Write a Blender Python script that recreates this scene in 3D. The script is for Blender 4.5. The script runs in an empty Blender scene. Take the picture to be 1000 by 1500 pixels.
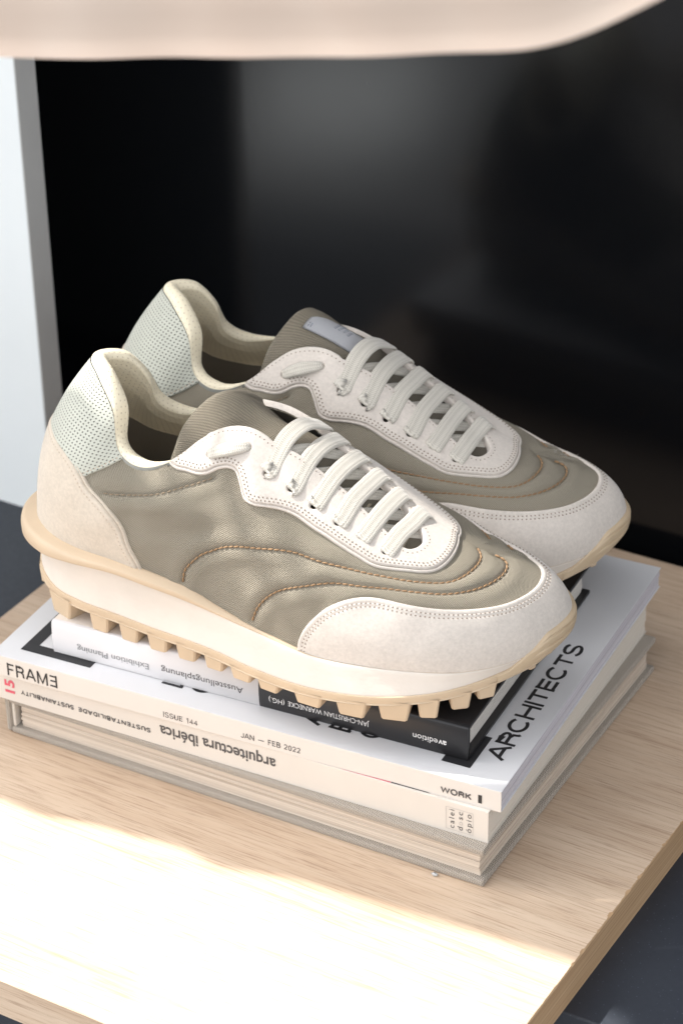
import bpy, math, random
import numpy as np
from mathutils import Vector, Matrix
from mathutils.geometry import tessellate_polygon
random.seed(4); rng = np.random.default_rng(7)
SC = bpy.context.scene
MM = 0.001
# ------------------------------------------------------------------ camera, light, exposure
cam_d = bpy.data.cameras.new('camera'); cam = bpy.data.objects.new('camera', cam_d); SC.collection.objects.link(cam)
SC.camera = cam
F_PX, PITCH, ROLL, YAW = 3700.035, 0.5334, -0.0201, 0.5446
def cam_axes():
    cy, sy, cp, sp = math.cos(YAW), math.sin(YAW), math.cos(PITCH), math.sin(PITCH)
    fwd = Vector((-sy*cp, cy*cp, -sp)); right = Vector((cy, sy, 0)); up = right.cross(fwd)
    cr, sr = math.cos(ROLL), math.sin(ROLL)
    return cr*right+sr*up, -sr*right+cr*up, -fwd
r_, u_, b_ = cam_axes()
cam.matrix_world = Matrix(((r_.x, u_.x, b_.x, .3927573), (r_.y, u_.y, b_.y, -.7093663), (r_.z, u_.z, b_.z, .8073036), (0, 0, 0, 1)))
cam_d.sensor_fit = 'VERTICAL'; cam_d.sensor_height = 36; cam_d.sensor_width = 24
cam_d.lens = F_PX/1500*36
cam_d.clip_start = .05; cam_d.clip_end = 200
cam_d.dof.use_dof = True; cam_d.dof.focus_distance = 1.27; cam_d.dof.aperture_fstop = 10
SUN_EL, SUN_AZ = math.radians(48), math.radians(181)     # azimuth measured from +X towards +Y
sd = Vector((math.cos(SUN_EL)*math.cos(SUN_AZ), math.cos(SUN_EL)*math.sin(SUN_AZ), math.sin(SUN_EL)))
W = bpy.data.worlds.new('World'); SC.world = W; W.use_nodes = True
wn = W.node_tree.nodes; wl = W.node_tree.links
bg = wn['Background']; sky = wn.new('ShaderNodeTexSky'); sky.sky_type = 'NISHITA'; sky.sun_disc = False
sky.sun_elevation = SUN_EL; sky.sun_rotation = math.radians(90)-SUN_AZ
sky.air_density = 1.0; sky.dust_density = 2.5; sky.ozone_density = 1.0
hs = wn.new('ShaderNodeHueSaturation'); hs.inputs['Saturation'].default_value = .14
wl.new(sky.outputs[0], hs.inputs['Color']); wl.new(hs.outputs[0], bg.inputs[0]); bg.inputs[1].default_value = .15
sun_d = bpy.data.lights.new('sun', 'SUN'); sun_d.energy = 2.9; sun_d.angle = math.radians(.53); sun_d.color = (1, .965, .915)
sun = bpy.data.objects.new('sun', sun_d); SC.collection.objects.link(sun)
sun.rotation_euler = sd.to_track_quat('Z', 'Y').to_euler(); sun.location = (2, 0, 3)
SC.view_settings.view_transform = 'Standard'; SC.view_settings.look = 'None'
SC.view_settings.exposure = 1.75; SC.view_settings.gamma = 1

# ------------------------------------------------------------------ helpers
def link(o, parent=None):
    SC.collection.objects.link(o)
    if parent is not None: o.parent = parent
    return o
def tag(o, label=None, cat=None, group=None, kind=None):
    if label: o['label'] = label
    if cat: o['category'] = cat
    if group: o['group'] = group
    if kind: o['kind'] = kind
    return o
def empty(name, loc=(0, 0, 0), rz=0, **k):
    o = bpy.data.objects.new(name, None); o.empty_display_size = .02
    o.location = loc; o.rotation_euler = (0, 0, rz); link(o); return tag(o, **k)
def mesh(name, V, Fs, mat=None, parent=None, smooth=True, uv=None, mm=True):
    """V in millimetres, Fs list of tuples or (n,3)/(n,4) array"""
    me = bpy.data.meshes.new(name)
    V = np.asarray(V, float)*(MM if mm else 1)
    if isinstance(Fs, np.ndarray):
        k = Fs.shape[1]; n = len(Fs)
        me.vertices.add(len(V)); me.vertices.foreach_set('co', V.ravel())
        me.loops.add(n*k); me.loops.foreach_set('vertex_index', Fs.astype(np.int32).ravel())
        me.polygons.add(n); me.polygons.foreach_set('loop_start', np.arange(0, n*k, k, dtype=np.int32))
        me.update(calc_edges=True); me.validate()
    else:
        me.from_pydata([tuple(v) for v in V], [], Fs); me.update()
    me.polygons.foreach_set('use_smooth', [bool(smooth)]*len(me.polygons))
    if uv is not None:
        l = me.uv_layers.new(name='UVMap'); idx = np.zeros(len(me.loops), np.int32); me.loops.foreach_get('vertex_index', idx)
        l.data.foreach_set('uv', np.asarray(uv, float)[idx].ravel())
    if mat: me.materials.append(mat)
    return link(bpy.data.objects.new(name, me), parent)
def inst(src, name, parent, M=None):
    o = bpy.data.objects.new(name, src.data if hasattr(src, 'data') else src); link(o, parent)
    if M is not None: o.matrix_local = M
    return o
def box(name, x0, x1, y0, y1, z0, z1, mat, parent=None, bev=0.0, seg=2):
    V = [(x, y, z) for x in (x0, x1) for y in (y0, y1) for z in (z0, z1)]
    Fs = [(0, 1, 3, 2), (4, 6, 7, 5), (0, 4, 5, 1), (2, 3, 7, 6), (0, 2, 6, 4), (1, 5, 7, 3)]
    o = mesh(name, V, Fs, mat, parent, smooth=False)
    if bev:
        m = o.modifiers.new('bevel', 'BEVEL'); m.width = bev*MM; m.segments = seg; m.limit_method = 'ANGLE'
        o.data.polygons.foreach_set('use_smooth', [True]*len(o.data.polygons))
        w = o.modifiers.new('wn', 'WEIGHTED_NORMAL'); w.keep_sharp = False
    return o
def tube(P, r, n=8, flat=None, up=None, taper=None, cap=True, chev=False):
    """sweep; r = half width, flat = half thickness along normal 'up' (array of normals)"""
    P = np.asarray(P, float); m = len(P)
    T = np.gradient(P, axis=0); T /= np.linalg.norm(T, axis=1)[:, None]+1e-12
    up = np.tile([0, 0, 1.], (m, 1)) if up is None else np.asarray(up, float)
    S = np.cross(T, up); S /= np.linalg.norm(S, axis=1)[:, None]+1e-12
    Nn = np.cross(S, T)
    flat = r if flat is None else flat
    rr = np.broadcast_to(r, (m,)).astype(float).copy(); ff = np.broadcast_to(flat, (m,)).astype(float).copy()
    if taper is not None: rr *= taper; ff *= taper
    a = np.linspace(0, 2*np.pi, n, endpoint=False)
    ca = np.sign(np.cos(a))*np.abs(np.cos(a))**.62; sa = np.sign(np.sin(a))*np.abs(np.sin(a))**.62
    V = P[:, None]+S[:, None]*(rr[:, None]*ca)[..., None]+Nn[:, None]*(ff[:, None]*sa)[..., None]
    V = V.reshape(-1, 3)
    Fs = [(i*n+j, i*n+(j+1) % n, (i+1)*n+(j+1) % n, (i+1)*n+j) for i in range(m-1) for j in range(n)]
    L = np.concatenate([[0], np.cumsum(np.linalg.norm(np.diff(P, axis=0), axis=1))])
    uv = np.stack([np.repeat(L, n)*.1, np.tile(np.abs(np.linspace(-1, 1, n, endpoint=False))*1.0, m)], 1)
    if cap: Fs += [tuple(range(n))[::-1], tuple((m-1)*n+j for j in range(n))]
    return V, Fs, uv
def spl(P, n, closed=False):
    P = np.asarray(P, float); k = len(P)
    t = np.linspace(0, k if closed else k-1, n, endpoint=not closed)
    if closed: return crc(P, t)
    Q = np.vstack([2*P[0]-P[1], P, 2*P[-1]-P[-2]]); t = np.clip(t, 0, k-1-1e-9)
    i = np.floor(t).astype(int); f = (t-i)[:, None]; a, b, c, d = Q[i], Q[i+1], Q[i+2], Q[i+3]
    return .5*((2*b)+(-a+c)*f+(2*a-5*b+4*c-d)*f*f+(-a+3*b-3*c+d)*f**3)

# ------------------------------------------------------------------ materials
class NT:
    def __init__(s, name):
        s.m = bpy.data.materials.new(name); s.m.use_nodes = True; s.t = s.m.node_tree
        s.b = s.t.nodes['Principled BSDF']; s.x = 0
    def n(s, typ, **k):
        o = s.t.nodes.new(typ)
        for a, v in k.items():
            if a.startswith('i_'):
                key = a[2:]; key = int(key) if key.isdigit() else key.replace('_', ' ')
                o.inputs[key].default_value = v
            else: setattr(o, a, v)
        return o
    def l(s, a, b): s.t.links.new(a, b)
    def coord(s, which='Object', scale=(1, 1, 1), rot=(0, 0, 0)):
        tc = s.n('ShaderNodeTexCoord'); mp = s.n('ShaderNodeMapping'); mp.inputs['Scale'].default_value = scale
        mp.inputs['Rotation'].default_value = rot
        s.l(tc.outputs[which], mp.inputs[0]); return mp.outputs[0]
    def noise(s, co, scale, detail=4, rough=.55, dist=0):
        o = s.n('ShaderNodeTexNoise'); o.inputs['Scale'].default_value = scale; o.inputs['Detail'].default_value = detail
        o.inputs['Roughness'].default_value = rough; o.inputs['Distortion'].default_value = dist
        s.l(co, o.inputs['Vector']); return o.outputs['Fac']
    def ramp(s, f, stops):
        o = s.n('ShaderNodeValToRGB'); e = o.color_ramp.elements
        while len(e) < len(stops): e.new(.5)
        for q, (p, c) in zip(e, stops): q.position = p; q.color = (*c, 1) if len(c) == 3 else c
        s.l(f, o.inputs[0]); return o.outputs[0]
    def math(s, op, a, b=None, c=None):
        o = s.n('ShaderNodeMath', operation=op)
        for i, v in enumerate((a, b, c)):
            if v is None: continue
            if isinstance(v, (int, float)): o.inputs[i].default_value = v
            else: s.l(v, o.inputs[i])
        return o.outputs[0]
    def mix(s, f, a, b, mode='MIX'):
        o = s.n('ShaderNodeMix', data_type='RGBA', blend_type=mode)
        for i, v in ((0, f), (6, a), (7, b)):
            if isinstance(v, (int, float)): o.inputs[i].default_value = v
            elif isinstance(v, tuple): o.inputs[i].default_value = (*v, 1)
            else: s.l(v, o.inputs[i])
        return o.outputs[2]
    def bump(s, h, strength=.3, dist=.0003, prev=None):
        o = s.n('ShaderNodeBump'); o.inputs['Strength'].default_value = strength; o.inputs['Distance'].default_value = dist
        s.l(h, o.inputs['Height'])
        if prev is not None: s.l(prev, o.inputs['Normal'])
        return o.outputs[0]
    def set(s, **k):
        for a, v in k.items():
            i = s.b.inputs[a.replace('_', ' ')]
            if isinstance(v, tuple): i.default_value = (*v, 1) if len(v) == 3 and i.type == 'RGBA' else v
            elif isinstance(v, (int, float)): i.default_value = v
            else: s.l(v, i)
        return s
def plain(name, col, rough=.6, var=.06, scale=60, bump=.15, bd=.0002, **k):
    t = NT(name); co = t.coord()
    f = t.noise(co, scale)
    c = t.ramp(f, [(.3, tuple(x*(1-var) for x in col)), (.7, tuple(min(1, x*(1+var)) for x in col))])
    f2 = t.noise(co, scale*12, 2)
    t.set(Base_Color=c, Roughness=rough, Normal=t.bump(f2, bump, bd), **k)
    return t.m
def suede(name, col, col2=None):
    t = NT(name); co = t.coord()
    n1 = t.noise(co, 38, 5, .6); n2 = t.noise(co, 520, 4, .75); n3 = t.noise(co, 1500, 2, .6)
    col2 = col2 or tuple(x*.8 for x in col)
    c = t.ramp(n1, [(.3, col2), (.7, col)])
    c = t.mix(.5, c, t.ramp(n2, [(.3, tuple(x*.72 for x in col)), (.72, tuple(min(1, x*1.08) for x in col))]))
    h = t.math('ADD', n2, n3)
    t.set(Base_Color=c, Roughness=.95, Normal=t.bump(h, .5, .00025), Sheen_Weight=.35, Sheen_Roughness=.45, Specular_IOR_Level=.15)
    return t.m
def canvas(name, col, col2, sc=1.0, tilt=0.0):
    """woven cloth: UV is in units of 10 mm"""
    t = NT(name); uv = t.coord('UV', rot=(0, 0, tilt)); k = 2*math.pi*14*sc     # 14 threads per 10 mm
    sx = t.n('ShaderNodeSeparateXYZ'); t.l(uv, sx.inputs[0])
    wob = t.noise(uv, 3, 2)
    a = t.math('SINE', t.math('MULTIPLY_ADD', sx.outputs[0], k, t.math('MULTIPLY', wob, 3.0)))
    b = t.math('SINE', t.math('MULTIPLY_ADD', sx.outputs[1], k, t.math('MULTIPLY', wob, 3.0)))
    w = t.math('MULTIPLY', a, b)
    n2 = t.noise(t.coord('UV', (40, 4, 1)), 6, 3); n3 = t.noise(t.coord('UV', (4, 40, 1)), 6, 3)
    slub = t.math('ADD', n2, n3)
    f = t.math('MULTIPLY_ADD', w, .34, t.math('MULTIPLY_ADD', slub, .55, -.05))
    c = t.ramp(f, [(.12, tuple(x*.8 for x in col2)), (.5, tuple((x+y)/2 for x, y in zip(col, col2))), (.85, col)])
    big = t.noise(t.coord(), 14, 3)
    c = t.mix(t.math('MULTIPLY', big, .35), c, tuple(x*.86 for x in col2))
    t.set(Base_Color=c, Roughness=.95, Normal=t.bump(t.math('MULTIPLY_ADD', slub, .8, w), .9, .0005), Sheen_Weight=.12, Specular_IOR_Level=.08)
    return t.m
M = {}
M['suede'] = suede('off_white_suede', (.68, .615, .55))
M['suede_heel'] = suede('cream_suede', (.64, .555, .455))
M['canvas'] = canvas('taupe_canvas', (.55, .485, .38), (.30, .262, .195), .62)
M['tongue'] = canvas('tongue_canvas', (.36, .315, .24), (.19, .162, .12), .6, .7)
M['thread'] = plain('tan_thread', (.30, .18, .09), .7, .15, 400)
M['canvas_thread'] = plain('brown_thread', (.27, .205, .135), .8, .1, 400)
M['dark_thread'] = plain('greige_thread', (.27, .215, .17), .8, .1, 400)
M['cream_thread'] = plain('cream_thread', (.52, .43, .34), .8, .1, 400)
M['midsole'] = plain('ivory_foam', (.66, .595, .525), .66, .06, 26, .5, .0004)
M['rim'] = plain('sand_foam', (.57, .44, .305), .6, .03, 50, .25, .0002)
M['rubber'] = plain('tan_rubber', (.55, .42, .285), .62, .04, 50, .25, .0002)
M['guard'] = plain('pale_rubber', (.57, .44, .295), .5, .03, 50, .15)
M['insole'] = plain('insole_leather', (.72, .62, .46), .6, .05, 60)
M['grey_lining'] = canvas('grey_lining', (.56, .50, .41), (.44, .39, .32), 1.0)
M['label'] = canvas('label_satin', (.88, .88, .90), (.80, .80, .84), 1.4)
M['label_ink'] = plain('grey_ink', (.25, .26, .3), .6)
def perforated(name, col, hole, pitch, rad, rough, skin=45):
    """leather with rows of punched holes; UV units of 10 mm, pitch in mm"""
    t = NT(name); uv = t.coord('UV'); s = 10/pitch
    sx = t.n('ShaderNodeSeparateXYZ'); t.l(uv, sx.inputs[0])
    gx = t.math('MULTIPLY', sx.outputs[0], s); gy = t.math('MULTIPLY', sx.outputs[1], s*1.1)
    row = t.math('FLOOR', gy); off = t.math('MULTIPLY', row, .12)
    fx = t.math('SUBTRACT', t.math('FRACT', t.math('ADD', t.math('ADD', gx, off), 500.0)), .5); fy = t.math('SUBTRACT', t.math('FRACT', gy), .5)
    d = t.math('SQRT', t.math('ADD', t.math('MULTIPLY', fx, fx), t.math('MULTIPLY', fy, fy)))
    mk = t.ramp(d, [(rad*.75, (0, 0, 0)), (rad*1.25, (1, 1, 1))])
    n = t.noise(t.coord(), skin, 4)
    c = t.ramp(n, [(.3, tuple(x*.88 for x in col)), (.7, col)])
    c = t.mix(mk, hole, c)
    hg = t.math('MULTIPLY_ADD', mk, 1.5, t.noise(t.coord(), 700, 3))
    t.set(Base_Color=c, Roughness=rough, Normal=t.bump(hg, .6, .0004), Sheen_Weight=.1)
    return t.m
M['mesh'] = perforated('perforated_sage_leather', (.535, .54, .465), (.11, .115, .095), 2.3, .2, .6)
M['lining'] = perforated('perforated_cream_leather', (.92, .82, .61), (.62, .52, .38), 3.0, .12, .5)
def lace_mat():
    t = NT('knitted_lace'); uv = t.coord('UV'); sx = t.n('ShaderNodeSeparateXYZ'); t.l(uv, sx.inputs[0])
    k = t.math('MULTIPLY_ADD', sx.outputs[0], 2*math.pi*9, t.math('MULTIPLY', t.math('PINGPONG', t.math('MULTIPLY', sx.outputs[1], 5.0), .5), 7.0))
    a = t.math('SINE', k)
    rb = t.math('SINE', t.math('MULTIPLY', sx.outputs[1], 2*math.pi*8))
    h = t.math('MULTIPLY_ADD', a, .6, t.math('MULTIPLY', rb, .4))
    f = t.math('MULTIPLY_ADD', h, .3, .5)
    c = t.ramp(f, [(.14, (.36, .33, .275)), (.58, (.61, .57, .50))])
    fz = t.noise(t.coord(), 1500, 2)
    t.set(Base_Color=c, Roughness=.9, Normal=t.bump(t.math('ADD', h, fz), .45, .00022), Sheen_Weight=.4)
    return t.m
M['lace'] = lace_mat()
def wood(name, side=False):
    t = NT(name); co = t.coord('Object')
    g1 = t.noise(t.coord('Object', (1.0, 26, 26)), 5.5, 6, .62, .9)
    g2 = t.noise(t.coord('Object', (6, 210, 210)), 5, 5, .7, .3)
    g5 = t.noise(t.coord('Object', (1.1, 60, 60)), 5, 3, .6, .5)
    g3 = t.noise(t.coord('Object', (1.4, 9, 9)), 3.2, 3, .5, 1.3)
    c = t.ramp(g1, [(.28, (.48, .35, .255)), (.46, (.59, .45, .34)), (.62, (.63, .50, .39)), (.8, (.58, .45, .345))])
    c = t.mix(.55, c, t.ramp(g3, [(.3, (.42, .295, .19)), (.7, (.60, .465, .335))]))
    pores = t.ramp(g2, [(.32, (.50, .42, .37)), (.5, (1, 1, 1))])
    c = t.mix(.75, c, pores, 'MULTIPLY')
    c = t.mix(.45, c, t.ramp(g5, [(.30, (.70, .63, .58)), (.42, (1, 1, 1))]), 'MULTIPLY')
    if side:
        g4 = t.noise(t.coord('Object', (30, 1.6, 200)), 4, 5, .6, .6)
        c = t.ramp(g4, [(.25, (.30, .18, .095)), (.5, (.46, .30, .17)), (.75, (.56, .39, .24))])
    t.set(Base_Color=c, Roughness=.5, Normal=t.bump(g2, .25, .0002), Specular_IOR_Level=.35)
    return t.m
M['oak'] = wood('pale_oak'); M['oak_side'] = wood('oak_edge', True)
def slabm():
    t = NT('blue_black_slab'); co = t.coord()
    n1 = t.noise(co, 9, 5); n2 = t.noise(co, 260, 3, .7); v = t.n('ShaderNodeTexVoronoi'); v.inputs['Scale'].default_value = 330; t.l(co, v.inputs['Vector'])
    c = t.ramp(n1, [(.3, (.017, .021, .030)), (.7, (.030, .036, .048))])
    sp = t.ramp(v.outputs['Distance'], [(.06, (1, 1, 1)), (.16, (0, 0, 0))])
    c = t.mix(t.math('MULTIPLY', sp, .4), c, (.12, .15, .19))
    t.set(Base_Color=c, Roughness=t.math('MULTIPLY_ADD', n2, .25, .38), Normal=t.bump(n2, .25, .0003))
    return t.m
M['slab'] = slabm()
def panelm():
    t = NT('black_glossy_panel'); co = t.coord()
    n1 = t.noise(co, 3, 4); n2 = t.noise(co, 90, 4, .7); v = t.n('ShaderNodeTexVoronoi'); v.inputs['Scale'].default_value = 40; t.l(co, v.inputs['Vector'])
    sp = t.ramp(v.outputs['Distance'], [(.012, (1, 1, 1)), (.03, (0, 0, 0))])
    c = t.mix(t.math('MULTIPLY', sp, .1), (.0035, .004, .005), (.2, .22, .24))
    t.set(Base_Color=c, Roughness=t.math('MULTIPLY_ADD', n1, .05, .13), Normal=t.bump(n1, .03, .002), Specular_IOR_Level=.5)
    return t.m
M['panel'] = panelm()
M['white_board'] = plain('blue_white_paint', (.86, .90, .905), .5, .02, 12, .05)
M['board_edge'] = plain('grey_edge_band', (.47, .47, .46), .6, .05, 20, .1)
M['ground'] = plain('dark_paving', (.075, .075, .078), .85, .2, 6, .3, .003)
M['paper'] = plain('white_cover_paper', (.64, .637, .645), .42, .02, 30, .12, .0001, Specular_IOR_Level=.4)
M['spine_frame'] = plain('ivory_spine', (.63, .585, .535), .45, .02, 30, .1, .0001)
M['spine_arq'] = plain('cream_spine', (.62, .57, .51), .5, .02, 30, .1, .0001)
M['spine_white'] = plain('grey_white_spine', (.66, .64, .64), .45, .02, 30, .1, .0001)
M['black_cover'] = plain('black_cover', (.018, .017, .018), .36, .1, 30, .1, .0001)
M['white_cover'] = plain('white_board_cover', (.68, .62, .56), .5, .04, 30, .1)
M['ink'] = plain('black_ink', (.018, .018, .02), .5, .1, 300, .02)
M['ink_grey'] = plain('dark_grey_ink', (.075, .07, .07), .5, .1, 300, .02)
M['ink_red'] = plain('red_ink', (.62, .10, .14), .5, .05, 300, .02)
M['ink_white'] = plain('white_ink', (.72, .70, .68), .5, .05, 300, .02)
M['ink_pale'] = plain('pale_grey_ink', (.45, .42, .39), .6, .05, 300, .02)
M['ink_mid'] = plain('mid_grey_ink', (.22, .22, .225), .6, .05, 300, .02)
def pages(name, cols, freq, contrast=.5):
    t = NT(name); co = t.coord('Object', (2, 2, freq))
    n = t.noise(co, 1, 5, .75); n2 = t.noise(t.coord('Object', (2, 2, freq*6)), 1, 2, .6)
    c = t.ramp(n, [(.32, cols[0]), (.45, cols[1]), (.55, cols[2]), (.68, cols[1])])
    c = t.mix(contrast, c, t.ramp(n2, [(.3, (.5, .47, .44)), (.6, (1, 1, 1))]), 'MULTIPLY')
    t.set(Base_Color=c, Roughness=.8, Normal=t.bump(n2, .5, .0003))
    return t.m
M['pages_linen'] = pages('beige_pages', ((.30, .235, .18), (.54, .45, .365), (.72, .63, .53)), 900, .7)
M['pages_arq'] = pages('cream_pages', ((.60, .54, .46), (.66, .60, .52), (.70, .64, .56)), 2200, .25)
M['pages_frame'] = pages('grey_pages', ((.40, .37, .40), (.56, .53, .57), (.66, .64, .68)), 1400, .45)
M['pages_black'] = pages('ivory_page_block', ((.50, .46, .41), (.62, .58, .53), (.68, .64, .6)), 1300, .45)
def linen():
    t = NT('herringbone_linen'); tc = t.n('ShaderNodeTexCoord'); sx = t.n('ShaderNodeSeparateXYZ'); t.l(tc.outputs['Object'], sx.inputs[0])
    u = t.math('ADD', sx.outputs[0], sx.outputs[1])
    zz = t.math('MULTIPLY', t.math('PINGPONG', t.math('MULTIPLY', t.math('ADD', sx.outputs[2], t.math('MULTIPLY', sx.outputs[1], .6)), 1.0), .0011), 2.0)
    k = t.math('SINE', t.math('MULTIPLY', t.math('ADD', sx.outputs[0], t.math('ADD', zz, t.math('MULTIPLY', sx.outputs[1], .35))), 2*math.pi/.0013))
    n = t.noise(t.coord(), 1600, 3)
    f = t.math('MULTIPLY_ADD', k, .3, t.math('MULTIPLY_ADD', n, .5, .25))
    c = t.ramp(f, [(.22, (.10, .085, .072)), (.72, (.52, .455, .375))])
    t.set(Base_Color=c, Roughness=.85, Normal=t.bump(f, .6, .0003), Sheen_Weight=.2)
    return t.m
M['linen'] = linen()
def cloth():
    t = NT('rose_beige_cloth'); n = t.noise(t.coord(), 6, 4); n2 = t.noise(t.coord('Object', (300, 1, 300)), 3, 2)
    c = t.ramp(n, [(.3, (.53, .40, .315)), (.7, (.60, .50, .42))])
    t.set(Base_Color=c, Roughness=.85, Normal=t.bump(n2, .3, .0005), Sheen_Weight=.3)
    return t.m
M['cloth'] = cloth()
# ------------------------------------------------------------------ sneaker: shape of the upper (mm, x to the toe, y to the left, z up)
def crc(P, t):
    P = np.asarray(P, float); n = len(P); t = np.asarray(t, float)
    i = np.floor(t).astype(int); f = (t-i)
    if P.ndim > 1: f = f[..., None]
    a, b, c, d = P[(i-1) % n], P[i % n], P[(i+1) % n], P[(i+2) % n]
    return .5*((2*b)+(-a+c)*f+(2*a-5*b+4*c-d)*f*f+(-a+3*b-3*c+d)*f**3)
FL = [(301,8,29),(295,-15,28),(282,-35,27.5),(265,-50,28),(246,-58,28.5),(220,-62,28),(190,-61,27),(160,-55,30),(135,-50,35),(115,-47.5,41.5),(95,-46,45),(72,-43,47.5),(48,-39,48),(30,-32,49),(16,-19,50),(11,-2,50)]
FM = [(301,8,29),(295,25,28),(281,39,27),(263,47,25),(243,53,25),(215,53,24),(185,48,25),(155,41,29),(130,37,35),(112,36,41.5),(95,36,45),(72,36,47.5),(48,33,48),(30,27,49),(16,14,50),(11,-2,50)]
RG = [(258,5,63.5),(256.5,4.7,64),(252,4,66),(243,3.4,70),(229,3,76.5),(208,2,88),(182,1,104.5),(157,0,123),(134,0,131)]
TL = RG+[(114,-21,113),(99,-31,103),(83,-33,99),(71,-30,106),(67,-24.5,124),(56,-16,136.5),(45.5,-2,139.5)]
TM = RG+[(112,20,112),(97,29,102),(81,30,100),(70,26,107),(65,20.5,122),(55,12.5,135.5),(45.5,-2,139.5)]
EE = [1,1,1,1,1,1,1,.95,.85,.6,.35,.25,.2,.15,.1,.1]
BU = [2,2,2,2,2,1,0,0,1,3,5,6,7,8,8.5,8.5]
EM = [1,.9,.82,.8,.82,.88,.95,.95,.85,.6,.35,.25,.2,.15,.1,.1]
BM = [2,.5,-.5,-.8,-.5,0,0,0,1,3,5,6,7,8,8.5,8.5]
loop = lambda L, R: np.array(L[::-1]+R[1:-1], float)
CF = loop(FL, FM); CT = loop(TL, TM); CE = loop(EE, EM); CB = loop(BU, BM)
def foot(U, off=0., z=None):
    """point of the feather line (where the upper meets the sole), pushed out by off in plan"""
    k = np.asarray(U, float)+15; F = crc(CF, k); d = crc(CF, k+.3)-crc(CF, k-.3); l = np.hypot(d[..., 0], d[..., 1])+1e-9
    n = np.stack([d[..., 1]/l, -d[..., 0]/l, 0*l], -1)
    P = F+n*np.asarray(off)[..., None]
    if z is not None: P[..., 2] = z
    return P, n
def upper(U, V):
    U = np.asarray(U, float); V = np.asarray(V, float); k = U+15
    T = crc(CT, k); e = crc(CE, k); b = crc(CB, k); F, out = foot(U, np.zeros_like(U))
    ph = V*np.pi/2; a = e*(1-np.cos(ph))+(1-e)*V; z = e*np.sin(ph)+(1-e)*V
    D = T-F
    P = F+np.stack([D[..., 0]*a, D[..., 1]*a, D[..., 2]*z], -1)+out*(np.sin(np.pi*V)*b)[..., None]
    # soft creases and dents of the cloth
    x, y, zz = P[..., 0], P[..., 1], P[..., 2]
    w = (.55*np.sin(x*.11+zz*.07+y*.02)*np.sin(zz*.09-x*.035+1)+.35*np.sin(x*.21-zz*.16+2)*np.sin(x*.05+zz*.11))
    def g(cx, cz, sx, sz, rot, am):
        c, s = math.cos(rot), math.sin(rot); u = (x-cx)*c+(zz-cz)*s; v = -(x-cx)*s+(zz-cz)*c
        return am*np.exp(-(u/sx)**2-(v/sz)**2)
    w += g(104, 84, 26, 5, .12, 1.6)+g(112, 72, 26, 4.5, .2, -1.3)+g(150, 78, 20, 9, -.5, 1.3)+g(176, 50, 16, 6, 1.0, 1.3)+g(190, 46, 14, 4, 1.1, -1.0)+g(84, 78, 7, 13, -.3, -1.2)
    msk = np.clip(np.sin(np.pi*np.clip(V, 0, 1)), 0, 1)*np.clip((np.abs(U)-1)/3, 0, 1)*np.clip((14-np.abs(U))/3, 0, 1)
    return P+out*(w*msk)[..., None]
NU, NV = 901, 131
gU, gV = np.meshgrid(np.linspace(-15, 15, NU), np.linspace(0, 1, NV), indexing='ij')
GP = upper(gU, gV)
idx = np.arange(NU*NV).reshape(NU, NV)
a_, b2_, c_, d_ = idx[:-1, :-1].ravel(), idx[1:, :-1].ravel(), idx[1:, 1:].ravel(), idx[:-1, 1:].ravel()
GT = np.vstack([np.stack([a_, b2_, c_], 1), np.stack([a_, c_, d_], 1)])
def vnormals(P, T):
    n = np.cross(P[T[:, 1]]-P[T[:, 0]], P[T[:, 2]]-P[T[:, 0]]); N = np.zeros_like(P)
    for k in range(3): np.add.at(N, T[:, k], n)
    key = np.round(P*50).astype(np.int64); _, inv = np.unique(key, axis=0, return_inverse=True); inv = inv.ravel()
    S = np.zeros((inv.max()+1, 3)); np.add.at(S, inv, N); N = S[inv]
    return N/(np.linalg.norm(N, axis=1)[:, None]+1e-12)
GP1 = GP.reshape(-1, 3); GN = vnormals(GP1, GT)
_m = (NU//4)*NV+NV//3
if np.dot(GN[_m], foot(np.array([gU.ravel()[_m]]), np.zeros(1))[1][0]) < 0: GN = -GN; GT = GT[:, ::-1]
sL = np.concatenate([[0], np.cumsum(np.linalg.norm(np.diff(GP[:, NV//2], axis=0), axis=1))]); sL -= sL[NU//2]
hL = np.concatenate([np.zeros((NU, 1)), np.cumsum(np.linalg.norm(np.diff(GP, axis=1), axis=2), axis=1)], 1)
GUV = np.stack([np.repeat(sL[:, None], NV, 1).ravel()*.1, hL.ravel()*.1], 1)
U1, V1 = gU.ravel(), gV.ravel(); UH = np.mod(U1, 30)
BASE = np.hstack([GP1, GN, GUV])          # attributes carried through the cutting: position, normal, uv

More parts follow.
